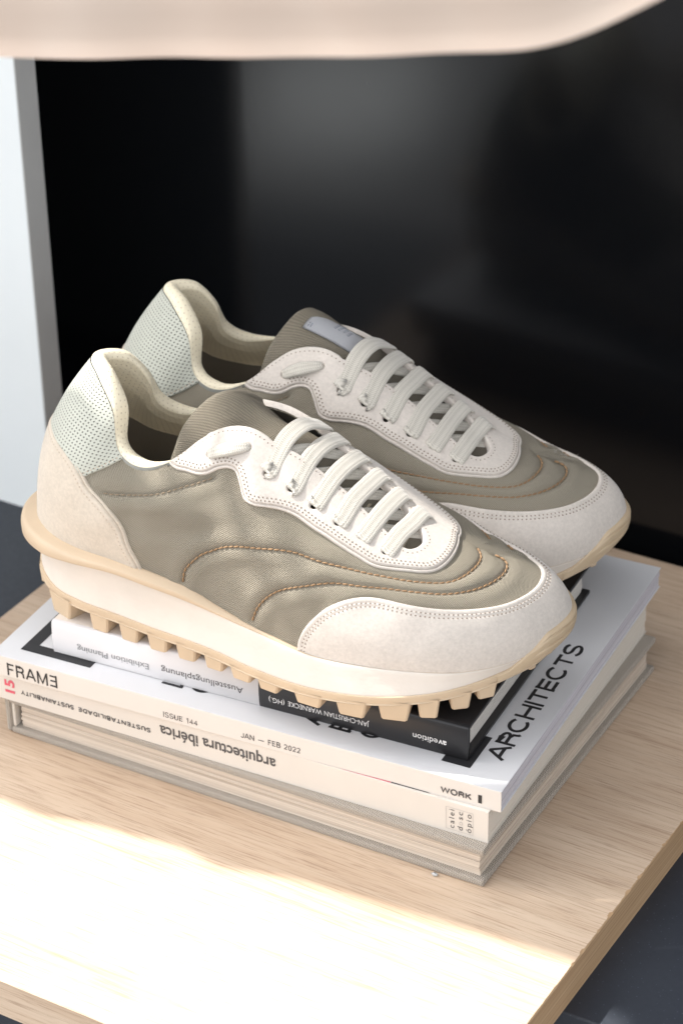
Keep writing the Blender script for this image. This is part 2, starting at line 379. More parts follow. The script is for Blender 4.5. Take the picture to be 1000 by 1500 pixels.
def dens(P, n=14): return spl(P, (len(P)-1)*n+1)
def inpoly(x, y, P):
    P = np.asarray(P); r = np.zeros(len(x), bool); j = len(P)-1
    for i in range(len(P)):
        xi, yi = P[i]; xj, yj = P[j]
        if yi != yj:
            r ^= ((yi > y) != (yj > y)) & (x < (xj-xi)*(y-yi)/(yj-yi)+xi)
        j = i
    return r
def pdist(X, L):
    """distance from points X (n,k) to polyline L (m,k)"""
    best = np.full(len(X), 1e9)
    for a, b in zip(L[:-1], L[1:]):
        ab = b-a; t = np.clip(((X-a)@ab)/(ab@ab+1e-12), 0, 1)
        d = ((X-a-t[:, None]*ab)**2).sum(1); best = np.minimum(best, d)
    return np.sqrt(best)
def sdf_uv(polys, wrapU=False):
    """signed distance (mm, inside positive) to panels given by (U,V) outlines on the surface"""
    Ua = UH if wrapU else U1
    ins = np.zeros(len(Ua), bool); D = np.full(len(Ua), 1e9)
    for P in polys:
        Q = dens(P, 5); ins |= inpoly(Ua, V1, Q)
        m = (Ua > Q[:, 0].min()-1.2) & (Ua < Q[:, 0].max()+1.2)
        L3 = upper(np.where(Q[:, 0] > 15, Q[:, 0]-30, Q[:, 0]) if wrapU else Q[:, 0], np.clip(Q[:, 1], 0, 1))
        # only stretches really lying on the surface are edges
        on = (Q[:, 1] < 1.0) & (Q[:, 1] > 0.0)
        X = GP1[m]; best = D[m]
        runs = np.flatnonzero(on)
        if len(runs):
            for r in np.split(runs, np.flatnonzero(np.diff(runs) > 1)+1):
                r = np.arange(max(r[0]-1, 0), min(r[-1]+2, len(Q)))
                best = np.minimum(best, pdist(X, L3[r]))
        D[m] = best
    return np.where(ins, D, -D)
# ---- cutting triangle soups by scalar fields
def split(A, T, f, level, keep='both'):
    """A attributes (n,k), T triangles, f field column index"""
    s = A[:, f]-level; s = np.where(np.abs(s) < 1e-7, 1e-7, s)
    pos = s[T] > 0; c = pos.sum(1); out = []
    if keep == 'both': out.append(T[c == 0])
    out.append(T[c == 3])
    M_ = T[(c == 1) | (c == 2)]
    if len(M_):
        p = s[M_] > 0; lone = np.where(p.sum(1) == 1, p.argmax(1), (~p).argmax(1))
        r = np.arange(len(M_)); v0 = M_[r, lone]; v1 = M_[r, (lone+1) % 3]; v2 = M_[r, (lone+2) % 3]; lp = s[v0] > 0
        def cut(a, b):
            lo, hi = np.minimum(a, b), np.maximum(a, b); return lo, hi
        lo1, hi1 = cut(v0, v1); lo2, hi2 = cut(v0, v2)
        lo, hi = np.concatenate([lo1, lo2]), np.concatenate([hi1, hi2])
        key = lo.astype(np.int64)*(len(A)+1)+hi; uk, first, inv = np.unique(key, return_index=True, return_inverse=True); inv = inv.ravel()
        l_, h_ = lo[first], hi[first]; t = s[l_]/(s[l_]-s[h_]); new = A[l_]*(1-t)[:, None]+A[h_]*t[:, None]; new[:, f] = level
        base = len(A); A = np.vstack([A, new]); e1 = base+inv[:len(M_)]; e2 = base+inv[len(M_):]
        tip = np.stack([v0, e1, e2], 1); q1 = np.stack([e1, v1, v2], 1); q2 = np.stack([e1, v2, e2], 1)
        if keep == 'both': out += [tip, q1, q2]
        else: out += [tip[lp], q1[~lp], q2[~lp]]
    return A, np.vstack(out)
def compact(A, T):
    u, inv = np.unique(T, return_inverse=True); return A[u], inv.reshape(T.shape)
def contour(A, T, f, level):
    """list of (points, normals) polylines where column f equals level"""
    s = A[:, f]-level; s = np.where(np.abs(s) < 1e-7, 1e-7, s); p = s[T] > 0; c = p.sum(1); Mx = T[(c == 1) | (c == 2)]
    if not len(Mx): return []
    p = s[Mx] > 0; lone = np.where(p.sum(1) == 1, p.argmax(1), (~p).argmax(1)); r = np.arange(len(Mx))
    v0, v1, v2 = Mx[r, lone], Mx[r, (lone+1) % 3], Mx[r, (lone+2) % 3]
    pts = {}; adj = {}
    def key(a, b):
        k = (min(a, b), max(a, b))
        if k not in pts:
            t = s[k[0]]/(s[k[0]]-s[k[1]]); pts[k] = A[k[0]]*(1-t)+A[k[1]]*t
        return k
    for a, b, c2 in zip(v0.tolist(), v1.tolist(), v2.tolist()):
        k1, k2 = key(a, b), key(a, c2); adj.setdefault(k1, []).append(k2); adj.setdefault(k2, []).append(k1)
    seen = set(); res = []
    for st in sorted(adj, key=lambda k: len(adj[k])):
        if st in seen: continue
        ch = [st]; seen.add(st); cur = st
        while True:
            nx = [k for k in adj[cur] if k not in seen]
            if not nx: break
            cur = nx[0]; seen.add(cur); ch.append(cur)
        if len(ch) > 4: res.append(np.array([pts[k] for k in ch]))
    return res
def panel(name, sd, prof, mat, parent, extra=None, skirt=1.6):
    """cloth or leather piece lying on the last: prof = [(distance from the edge, height)]"""
    keepv = (sd[GT] > -3).any(1)
    A = np.hstack([BASE, sd[:, None], (np.zeros(len(sd)) if extra is None else extra)[:, None]])
    A, T = compact(A, GT[keepv])
    for i, (d, h) in enumerate(prof):
        if d > 12: break
        A, T = split(A, T, 8, d, 'pos' if i == 0 else 'both')
        if i == 0: A, T = compact(A, T)
    A, T = compact(A, T)
    h = np.interp(A[:, 8], [p[0] for p in prof], [p[1] for p in prof])+A[:, 9]
    P = A[:, :3]+A[:, 3:6]*h[:, None]
    # skirt down from the cut edge
    E = np.vstack([T[:, [0, 1]], T[:, [1, 2]], T[:, [2, 0]]]); k = np.sort(E, 1); key = k[:, 0].astype(np.int64)*len(A)+k[:, 1]
    u, inv, cnt = np.unique(key, return_inverse=True, return_counts=True); Eb = E[cnt[inv.ravel()] == 1]
    Eb = Eb[(A[Eb, 8] < prof[0][0]+1e-4).all(1)]
    uv = A[:, 6:8]
    if len(Eb):
        vs, inv = np.unique(Eb, return_inverse=True); inv = inv.reshape(Eb.shape); n0 = len(P)
        low = P[vs]-A[vs, 3:6]*skirt; P = np.vstack([P, low]); uv = np.vstack([uv, uv[vs]])
        q = np.stack([Eb[:, 1], Eb[:, 0], n0+inv[:, 0], n0+inv[:, 1]], 1)
        T2 = np.vstack([T, q[:, [0, 1, 2]], q[:, [0, 2, 3]]])
    else: T2 = T
    o = mesh(name, P, T2, mat, parent, uv=uv)
    return o, A, T, h
def resample(L, pitch, phase=0.):
    d = np.linalg.norm(np.diff(L[:, :3], axis=0), axis=1); s = np.concatenate([[0], np.cumsum(d)])
    if s[-1] < pitch*1.5: return np.zeros((0, L.shape[1])), np.zeros((0, 3))
    t = np.arange(pitch*(.3+phase), s[-1], pitch); Q = np.stack([np.interp(t, s, L[:, k]) for k in range(L.shape[1])], 1)
    Tn = np.gradient(Q[:, :3], axis=0) if len(Q) > 2 else np.tile(L[-1, :3]-L[0, :3], (len(Q), 1)); Tn = Tn/(np.linalg.norm(Tn, axis=1)[:, None]+1e-9)
    return Q, Tn
def stitches(name, P, N, Tn, ln, w, hgt, mat, parent, rot=0.):
    """small thread stitches as one part"""
    N = N/(np.linalg.norm(N, axis=1)[:, None]+1e-9); S = np.cross(N, Tn)
    if rot: Tn = Tn*math.cos(rot)+S*math.sin(rot); S = np.cross(N, Tn)
    loc = [(-.5, 0, -.3), (-.28, .5, .25), (-.28, -.5, .25), (.28, .5, .25), (.28, -.5, .25), (.5, 0, -.3), (-.22, 0, .85), (.22, 0, .85), (-.28, .5, -.6), (-.28, -.5, -.6), (.28, .5, -.6), (.28, -.5, -.6)]
    Fs = [(0, 2, 6), (0, 6, 1), (6, 2, 4), (6, 4, 7), (1, 6, 7), (1, 7, 3), (7, 4, 5), (7, 5, 3), (1, 3, 10), (1, 10, 8), (2, 9, 11), (2, 11, 4), (0, 1, 8), (0, 9, 2), (3, 5, 10), (4, 11, 5)]
    n = len(P)
    if n == 0: return None
    V = np.concatenate([(P+Tn*(a*ln)+S*(b*w)+N*(c*hgt))[:, None] for a, b, c in loc], 1).reshape(-1, 3)
    T = (np.array(Fs)[None]+12*np.arange(n)[:, None, None]).reshape(-1, 3)
    return mesh(name, V, T, mat, parent)
# ---- outlines in (U,V): U runs -15 heel .. 0 toe tip .. 15 heel round the shoe, V 0 at the sole .. 1 on top
ST_A = [(-9.14,.03),(-9.02,.122),(-8.65,.197),(-8.23,.227),(-7.63,.273),(-6.96,.331),(-6.38,.386),(-5.83,.43),(-5.1,.487),(-4.25,.555),(-3.3,.631),(-2.65,.737),(-2.0,.88),(-1.75,.985)]
ST_B = [(-7.24,.024),(-7.11,.088),(-6.86,.158),(-6.53,.225),(-5.79,.344),(-5.07,.421),(-4.22,.497),(-3.3,.552),(-2.5,.612),(-1.68,.69),(-1.0,.765),(-.55,.84),(-.4,.93)]
ST_C = [(-11.59,.64),(-10.94,.70),(-10.12,.711),(-9.21,.663),(-8.41,.566)]
mir = lambda L: [(-u, v) for u, v in L]
topst = [ST_A, mir(ST_A[:-2]), ST_B, mir(ST_B[:-3]), ST_C, mir(ST_C)]
EY_L = [(-10.1,1.15),(-9.93,1.0),(-9.6,.88),(-9.22,.782),(-8.66,.633),(-8.3,.59),(-7.99,.567),(-7.85,.552),(-7.72,.51),(-7.56,.461),(-7.32,.460),(-7.11,.478),(-6.59,.523),(-6.18,.53),(-5.89,.537),(-5.38,.532),(-4.99,.531),(-4.41,.588),(-3.81,.65),(-3.37,.751),(-3.05,.88),(-2.92,1.0),(-2.9,1.15)]
EY_M = [(2.9,1.15),(2.92,1.0),(3.2,.91),(3.6,.84),(4.03,.795),(4.6,.735),(5.2,.68),(5.9,.6),(6.5,.55),(7.1,.49),(7.56,.47),(7.72,.52),(7.99,.57),(8.66,.63),(9.22,.78),(9.6,.88),(9.93,1.0),(10.1,1.15)]
TOE = [(-6.35,-.1),(-6.3,0),(-6.25,.06),(-6.06,.146),(-5.7,.256),(-5.17,.357),(-4.54,.404),(-3.65,.438),(-2.55,.468),(-1.55,.49),(-.65,.522),(0,.57),(.6,.605),(1.5,.63),(2.5,.64),(3.5,.62),(4.4,.52),(5.2,.36),(5.8,.18),(6.2,.04),(6.25,0),(6.3,-.1)]
HC = [(19.72,-.1),(19.7,0),(19.43,.194),(19.1,.415),(18.53,.571),(17.67,.618),(16.81,.612),(15.82,.592),(15,.588)]
HEEL = HC+[(30-u, v) for u, v in HC[:-1]][::-1]
MC = [(18.4,1.15),(18.38,1.0),(18.25,.92),(18.1,.84),(17.9,.75),(17.72,.67),(17.66,.64),(17.6,.62),(17.3,.55),(16.5,.50),(15,.48)]
COLLAR = MC+[(30-u, v) for u, v in MC[:-1]][::-1]
THROAT = np.array([(100,-31),(104,-26.5),(111,-22),(121,-17.4),(131,-16.2),(140.4,-16),(149,-17.2),(153,-18.2),(165,-17.3),(175.7,-17),(188,-17.3),(198,-19.5),(213,-23.3),(223,-26.4),(228.3,-25.4),(231.4,-19.5),(230,-13),(218,-3),(203,3.6),(192,5.5),(179,8.5),(166,12),(150,13),(134,12.5),(122,15.5),(110,21.5),(103,26),(97,30)], float)
TH = np.vstack([dens(THROAT, 4), THROAT[:1]])
EYELETS = [(154.9,-29),(168.3,-30.4),(180.4,-31.3),(193.6,-32.6),(206.3,-32.6),(219,-32.6)]
EY_MED = [(166,14.5),(176,14),(188,12),(200.5,9),(213,5),(225.5,2)]
EY_BACK = [(122.1,-26.8),(141.7,-23.7)]
def throat_sd():
    m = (GP1[:, 0] > 85) & (GP1[:, 2] > 60); d = np.full(len(GP1), 50.)
    X = GP1[m][:, :2]; dd = pdist(X, TH); ins = inpoly(X[:, 0], X[:, 1], TH)
    nz = np.clip(np.abs(GN[m][:, 2]), .35, 1)
    d[m] = np.where(ins, -dd, dd)/nz
    return d
THD = throat_sd()
def on_top(x, y):
    """nearest point of the upper below (x, y): position, normal"""
    m = (V1 > .25) & (GN[:, 2] > .1); X = GP1[m]; i = ((X[:, 0]-x)**2+(X[:, 1]-y)**2).argmin(); return X[i].copy(), GN[m][i].copy()
holes3 = [on_top(*e) for e in [(x-.6, y-1.3) for x, y in EYELETS]+EY_MED+EY_BACK]
HD = np.full(len(GP1), 50.)
for hp, hn in holes3: HD = np.minimum(HD, np.linalg.norm(GP1-hp, axis=1)-1.5)
def build_upper(root):
    # canvas shell with quilting grooves
    groove = np.zeros(len(GP1)); L3s = []
    for L in topst:
        Q = dens(L, 6); P3 = upper(Q[:, 0], Q[:, 1]); m = (U1 > Q[:, 0].min()-.5) & (U1 < Q[:, 0].max()+.5)
        dd = pdist(GP1[m], P3); g = -.9*np.exp(-(dd/1.3)**2)+.75*np.exp(-((dd-5.5)/4.)**2); groove[m] += g; L3s.append(dens(L, 60))
    sd = np.minimum(THD-1.5, HD-.6)
    tr = np.clip((sdf_toe+1)/2, 0, 1)
    can, *_ = panel('canvas_upper', sd, [(0, -.3), (1, 0), (99, 0)], M['canvas'], root, extra=groove*(1-tr))
    for i, Q in enumerate(L3s):
        P3 = upper(Q[:, 0], Q[:, 1]); P3b = upper(Q[:, 0], np.clip(Q[:, 1]+.004, 0, 1)); P3c = upper(Q[:, 0]+.01, Q[:, 1])
        N = np.cross(P3c-P3, P3b-P3); N /= np.linalg.norm(N, axis=1)[:, None]+1e-9
        R, Tn = resample(np.hstack([P3, N]), 3.3)
        stitches('topstitch_seam', R[:, :3]+R[:, 3:6]*.1, R[:, 3:6], Tn, 3.4 if i < 4 else 2.8, .8 if i < 4 else .6, .65 if i < 4 else .4, M['thread'] if i < 4 else M['canvas_thread'], can, rot=.12)
    # suede toe cap
    prof = [(0, .35), (.15, .8), (.5, 1.25), (1.0, 1.42), (1.9, 1.4), (2.6, 1.2), (3.2, 1.42), (4.2, 1.2), (5.2, 1.42), (99, 1.42)]
    o, A, T, h = panel('toe_cap', sdf_toe, prof, M['suede'], root)
    seams(o, A, T, prof, [(2.9, 2.3, 0), (4.6, 2.3, .5)])
    # eyestay: folded outer edge, then the stitched top layer
    sd = np.minimum(np.minimum(sdf_eye, THD), HD)
    out = sdf_eye
    prof = [(0, .4), (.12, 1.0), (.45, 1.55), (.9, 1.7), (1.35, 1.5), (1.65, .75), (1.9, .75), (2.05, 1.9), (2.4, 2.3), (2.9, 2.4), (99, 2.4)]
    # profile runs on the outer edge only; along the throat and round the holes a plain rounded edge
    ex = np.where(sdf_eye > 5, 0, 0).astype(float)
    A = np.hstack([BASE, sdf_eye[:, None], np.minimum(THD, HD)[:, None], THD[:, None]])
    A, T = compact(A, GT[(sdf_eye[GT] > -3).any(1)])
    for i, (d, hh) in enumerate(prof[:-1]):
        A, T = split(A, T, 8, d, 'pos' if i == 0 else 'both')
        if i == 0: A, T = compact(A, T)
    for i, d in enumerate((0, .2, .6, 1.1)):
        A, T = split(A, T, 9, d, 'pos' if i == 0 else 'both')
    A, T = compact(A, T)
    h1 = np.interp(A[:, 8], [p[0] for p in prof], [p[1] for p in prof]); h2 = np.interp(A[:, 9], [0, .2, .6, 1.1], [-1.3, -.7, -.2, 0])
    h = h1+h2; P = A[:, :3]+A[:, 3:6]*h[:, None]
    E = np.vstack([T[:, [0, 1]], T[:, [1, 2]], T[:, [2, 0]]]); k = np.sort(E, 1); key = k[:, 0].astype(np.int64)*len(A)+k[:, 1]
    u, inv, cnt = np.unique(key, return_inverse=True, return_counts=True); Eb = E[cnt[inv.ravel()] == 1]
    Eb = Eb[((A[Eb, 8] < 1e-4) | (A[Eb, 9] < 1e-4)).all(1)]
    vs, inv = np.unique(Eb, return_inverse=True); inv = inv.reshape(Eb.shape); n0 = len(P); uv = A[:, 6:8]
    P2 = np.vstack([P, P[vs]-A[vs, 3:6]*2.4]); uv = np.vstack([uv, uv[vs]])
    q = np.stack([Eb[:, 1], Eb[:, 0], n0+inv[:, 0], n0+inv[:, 1]], 1)
    eye = mesh('eyestay', P2, np.vstack([T, q[:, [0, 1, 2]], q[:, [0, 2, 3]]]), M['suede'], root, uv=uv)
    seams(eye, A, T, prof, [(3.4, 2.2, 0), (4.9, 2.2, .5)], keep=lambda Q: Q[:, 9] > 2.6)
    # single row of stitches along the throat
    for L in contour(A, T, 10, 3.0):
        R, Tn = resample(L, 2.5)
        if len(R):
            k = (R[:, 8] > 5.5) & (R[:, 9] > 1.2); 
            if k.any(): stitches('edge_seam', R[k][:, :3]+R[k][:, 3:6]*2.33, R[k][:, 3:6], Tn[k], .95, .7, .35, M['dark_thread'], eye)
    # heel counter and perforated collar
    prof = [(0, .3), (.15, 1.0), (.5, 1.5), (.9, 1.6), (1.3, 1.4), (1.6, .7), (1.9, .7), (2.2, 1.7), (2.7, 2.1), (3.3, 2.15), (99, 2.0)]
    o, A, T, h = panel('heel_counter', sdf_heel, prof, M['suede_heel'], root)
    seams(o, A, T, prof, [(4.6, 2.2, 0)], mat=M['cream_thread'])
    prof = [(0, .2), (.15, .6), (.5, .95), (1.0, 1.05), (1.6, .95), (2.4, 1.25), (6, 1.6), (99, 1.6)]
    o, A, T, h = panel('collar_panel', sdf_col, prof, M['mesh'], root)
    seams(o, A, T, prof, [(1.7, 2.2, 0)], mat=M['cream_thread'])
def seams(o, A, T, prof, rows, mat=None, keep=None):
    for d, pitch, ph in rows:
        PP = []; NN = []; TT = []
        for L in contour(A, T, 8, d):
            R, Tn = resample(L, pitch, ph)
            if not len(R): continue
            k = np.ones(len(R), bool) if keep is None else keep(R)
            hh = np.interp(d, [p[0] for p in prof], [p[1] for p in prof])
            PP.append(R[k][:, :3]+R[k][:, 3:6]*(hh+.02)); NN.append(R[k][:, 3:6]); TT.append(Tn[k])
        if PP: stitches('edge_seam', np.vstack(PP), np.vstack(NN), np.vstack(TT), 1.0, .75, .38, mat or M['dark_thread'], o)
sdf_toe = sdf_uv([TOE]); sdf_eye = sdf_uv([EY_L, EY_M]); sdf_heel = sdf_uv([HEEL], True); sdf_col = sdf_uv([COLLAR], True)

def grid_faces(nu, nv, flip=False):
    i = np.arange(nu*nv).reshape(nu, nv); a, b, c, d = i[:-1, :-1].ravel(), i[1:, :-1].ravel(), i[1:, 1:].ravel(), i[:-1, 1:].ravel()
    return np.stack([a, b, c, d] if not flip else [a, d, c, b], 1)
def grid(name, P, mat, parent, flip=False, uvs=None):
    nu, nv = P.shape[:2]
    if uvs is None:
        su = np.concatenate([[0], np.cumsum(np.linalg.norm(np.diff(P[:, nv//2], axis=0), axis=1))]); sv = np.concatenate([[0], np.cumsum(np.linalg.norm(np.diff(P[nu//2], axis=0), axis=1))])
        uvs = np.stack(np.meshgrid(su*.1, sv*.1, indexing='ij'), -1)
    return mesh(name, P.reshape(-1, 3), grid_faces(nu, nv, flip), mat, parent, uv=uvs.reshape(-1, 2))
def build_inside(root):
    Um = np.concatenate([np.linspace(8.3, 15, 150), np.linspace(-15, -8.3, 150)[1:]])   # medial wing, heel, lateral wing
    au = np.abs(Um)
    vt = np.interp(au, [8.0, 8.57, 9.2, 9.75, 9.95], [.76, .87, .955, .985, 1.0])
    rc = np.interp(au, [9.7, 10.3, 11, 12.5, 15], [.35, 2.0, 3.8, 4.9, 4.7]); th0 = 2*rc
    top = upper(Um, vt); _, nh = foot(Um, np.zeros_like(Um)); zc = np.array([0, 0, 1.])
    roll = np.interp(au, [9.7, 10.4], [0, 1])
    base = top+nh*(1.2*roll-.3)[:, None]; ctr = base-nh*rc[:, None]
    rows = [base-zc*2.0, base-zc*.8]
    th = np.linspace(0, np.pi, 15)
    for t in th: rows.append(ctr+nh*(rc*math.cos(t))[:, None]+zc*(rc*math.sin(t)*1.0)[:, None])
    R = np.stack(rows, 1)
    grid('collar_binding', R[:, :4], M['binding'], root)
    f = np.linspace(1, 0, 46)[1:]; inner = []
    for k in f:
        V = vt*k+.04*(1-k); pad = np.interp(k, [0, .3, .55, .8, .93, 1], [.35, .4, .6, 1.15, 1.15, 1.0])*np.interp(au, [9.7, 11], [1, 1])
        t = np.maximum(th0*pad, 1.6); P = upper(Um, V)+nh*(1.4*roll)[:, None]-nh*t[:, None]
        inner.append(P)
    inner = np.stack(inner, 1); nc = 21
    g1 = np.concatenate([R[:, 3:], inner[:, :nc]], 1)
    # fine crumples of the soft lining
    grid('collar_lining', g1, M['lining'], root)
    grid('inner_lining', inner[:, nc-1:]-nh[:, None]*.0, M['grey_lining'], root)
    U = np.linspace(-15, 15, 160, endpoint=False); P, _ = foot(U, np.full(160, -4.5)); P[:, 2] = 60-np.clip((P[:, 0]-90)/60, 0, 1)*14-np.clip((P[:, 0]-190)/100, 0, 1)*4
    V = np.vstack([P, [(120, 0, 54)]]); mesh('insole', V, [(i, (i+1) % 160, 160) for i in range(160)], M['insole'], root)
M['binding'] = suede('grey_binding', (.33, .33, .30))
# ---- sole
def loopv(a): return np.array(a[::-1]+a[1:-1], float)
RO = loopv([1.2,1.2,1.2,1.2,1.2,1.2,1.5,2,3.5,5,5.8,7,8.5,9.5,10.8,11.5])
RD = loopv([.6,.6,.6,.6,.6,.6,.7,1.2,2.8,5.5,6,6,7.5,11,13,14])
MTO = loopv([1,1,1,1.5,2,2.5,3,3,2.5,2,2,2,2.5,3,3,3])
MLO = np.array([-1,-.5,0,2,5,6.5,7,7,6,5,3.5,2.5,2,2,2,2][::-1]+[-.5,0,1,2,3,3,3,3,3,3,2.5,2,2,2], float)
MLZ = loopv([25,24,22,19.5,17,13.5,11,10.5,12,13,13.5,14.5,15,16,20,23])
LZ = loopv([21,17.5,11.5,6.5,2.5,0,0,0,0,0,0,0,0,0,4,9])
nS = 420; US = np.linspace(-15, 15, nS, endpoint=False)
def ev(A, U=US): return crc(A, np.asarray(U)+15)
def lugU(x, side):
    U = np.linspace(.05, 14.95, 2000)*side; P, _ = foot(U, np.zeros_like(U)); return U[np.abs(P[:, 0]-x).argmin()]
def ringgrid(name, prof, mat, parent, n_sub=3, close_bottom=False):
    """prof: list of (offset, z) arrays round the shoe"""
    R = np.stack([foot(US, o)[0]*[1, 1, 0]+np.stack([0*z, 0*z, z], 1) for o, z in prof], 1)
    m = len(prof); t = np.linspace(0, m-1, (m-1)*n_sub+1)
    Q = np.vstack([(2*R[:, 0]-R[:, 1])[None], R.transpose(1, 0, 2), (2*R[:, -1]-R[:, -2])[None]])
    i = np.minimum(t.astype(int), m-2); f = (t-i)[:, None, None]; a, b, c, d = Q[i], Q[i+1], Q[i+2], Q[i+3]
    G = (.5*((2*b)+(-a+c)*f+(2*a-5*b+4*c-d)*f*f+(-a+3*b-3*c+d)*f**3)).transpose(1, 0, 2)
    G = np.concatenate([G, G[:1]], 0)
    o = grid(name, G, mat, parent, flip=True)
    return o, G
def build_sole(root):
    fz = foot(US, 0*US)[0][:, 2]; ro, rd, mt, ml, mz, lz = (ev(a) for a in (RO, RD, MTO, MLO, MLZ, LZ))
    big = np.clip(rd/6, 0, 1)
    ringgrid('midsole_rim', [(0*ro-2.5, fz-.5), (0*ro+.2, fz+.5*big), (ro*.55, fz+.3-.8*big), (ro*.88, fz-.2-1.2*big), (ro, fz-.35*rd), (ro+.1, fz-.62*rd), (ro*.9+.1*mt-.2, fz-.9*rd), (mt-.5, fz-rd-.4)], M['rim'], root)
    zt = fz-rd; H = zt-mz
    ringgrid('midsole', [(mt-3, zt+.2), (mt-.8, zt+.25), (mt+.0, zt-.6), (mt*.82+ml*.18-.2*big, zt-.2*H-.3), (mt*.55+ml*.45-.9*big, zt-.5*H), (mt*.2+ml*.8-.6*big, zt-.8*H), (ml-.1, mz+.4), (ml-.6, mz), (ml-4, mz-.1)], M['midsole'], root)
    bz = np.maximum(mz-4.6, lz+2.5); bz = np.minimum(bz, mz-2)
    out, G = ringgrid('outsole', [(ml-2, mz+.05), (ml+.2, mz+.1), (ml+.7, mz-.5), (ml+.8, (mz+bz)/2), (ml+.7, bz+.5), (ml+.1, bz), (ml-14, bz)], M['rubber'], root)
    # underside plate
    P = G[:-1, -1]; c = P.mean(0); n = len(P)
    mesh('tread_plate', np.vstack([P, [c]]), [(i, (i+1) % n, n) for i in range(n)], M['rubber'], out)
    def lug(U, wt, wb, dep=17, low=None):
        k = U+15; F, nn = foot(np.array([U]), np.array([crc(MLO, k)+.9])); F = F[0]; nn = nn[0]; t = np.array([-nn[1], nn[0], 0])
        z0 = float(crc(MLZ, k))-3.0; z1 = float(crc(LZ, k)) if low is None else low
        # keep lugs following the toe spring
        V = []
        for z, w, o_, ins in ((z0, wt, 0, 0), (z1+.7, wb+.25, -.5, 0), (z1+.2, wb+.05, -.7, .4), (z1, wb-.3, -1.1, .9)):
            for s, q in ((-1, 0), (-.86, 1), (.86, 1), (1, 0)):
                pass
            ring = [(-w, o_-.9), (-w+.9, o_), (w-.9, o_), (w, o_-.9), (w, -dep+.9+ins), (w-.9, -dep+ins), (-w+.9, -dep+ins), (-w, -dep+.9+ins)]
            V += [tuple(F[:2]+t[:2]*a+nn[:2]*b)+(z,) for a, b in ring]
        Fs = [(r*8+j, r*8+(j+1) % 8, (r+1)*8+(j+1) % 8, (r+1)*8+j) for r in range(3) for j in range(8)]+[tuple(range(24, 32))]
        o = mesh('lug', V, Fs, M['rubber'], out, smooth=False); return o
    for x in (60, 79, 97, 115, 132.5, 150, 167, 190, 213, 234, 250, 264, 275):
        wt, wb = (6.3, 4.7) if x < 140 else (7.2, 5.2) if x < 170 else (8.6, 6.4) if x < 240 else (5.8, 4.2)
        for s in (-1, 1): lug(lugU(x, s), wt, wb)
    lug(lugU(34, -1), 9.5, 7.0); lug(lugU(34, 1), 9.5, 7.0); lug(14.4, 7, 5.5); lug(-14.35, 7, 5.5)
    for U in (-1.25, -.7, 0, .8, 1.5, 2.1): lug(U, 3.0, 2.0, 12)
    # ribbed guard climbing over the toe
    uu = np.linspace(-2.2, 2.9, 150); s = np.clip((uu-.35)/2.4, -1, 1)
    ww = np.linspace(0, 1, 64); G = np.zeros((150, 64, 3))
    for i, u in enumerate(uu):
        S_ = abs(s[i]); g = float(np.clip((1-S_)/.5, 0, 1)); g = g*g*(3-2*g); body = g
        Fp, nn = foot(np.array([u]), np.array([float(crc(MLO, u+15))+1.25])); Fp = Fp[0]; Fp[2] = float(crc(MLZ, u+15))-3.6; nn = nn[0]
        mid = upper(np.array(u), np.array(.02))+nn*(1.0+2.6*body); tp = .02+.115*g
        for j, w in enumerate(ww):
            edge = math.sqrt(max(0, 1-(1-min(1, (1-w)/.22))**2)); q = w*(.18+.82*g)
            rp = w*3.0+s[i]*.9
            rib = -1.5*max(0, math.cos(2*math.pi*rp))**3*np.clip((w-.08)/.12, 0, 1)*np.clip((.9-w)/.15, 0, 1)*np.clip((.72-S_)/.25, 0, 1)
            if q < .55:
                t = q/.55; P = Fp*(1-t)+mid*t+nn*(.9*math.sin(t*math.pi)*body+rib); 
                if g < .999: P = P-nn*(1-edge)*2.0*(1-g)
            else:
                v = .02+(tp-.02)*(q-.55)/.45; P = upper(np.array(u), np.array(v)); Pn = upper(np.array(u), np.array(v+.02))-P; tn = np.array([-nn[1], nn[0], 0]); N = np.cross(tn, Pn); N /= np.linalg.norm(N)+1e-9
                P = P+N*(-.4+(1.4+2.6*body)*edge+rib)
            G[i, j] = P
    grid('toe_guard', G, M['guard'], root, flip=True)
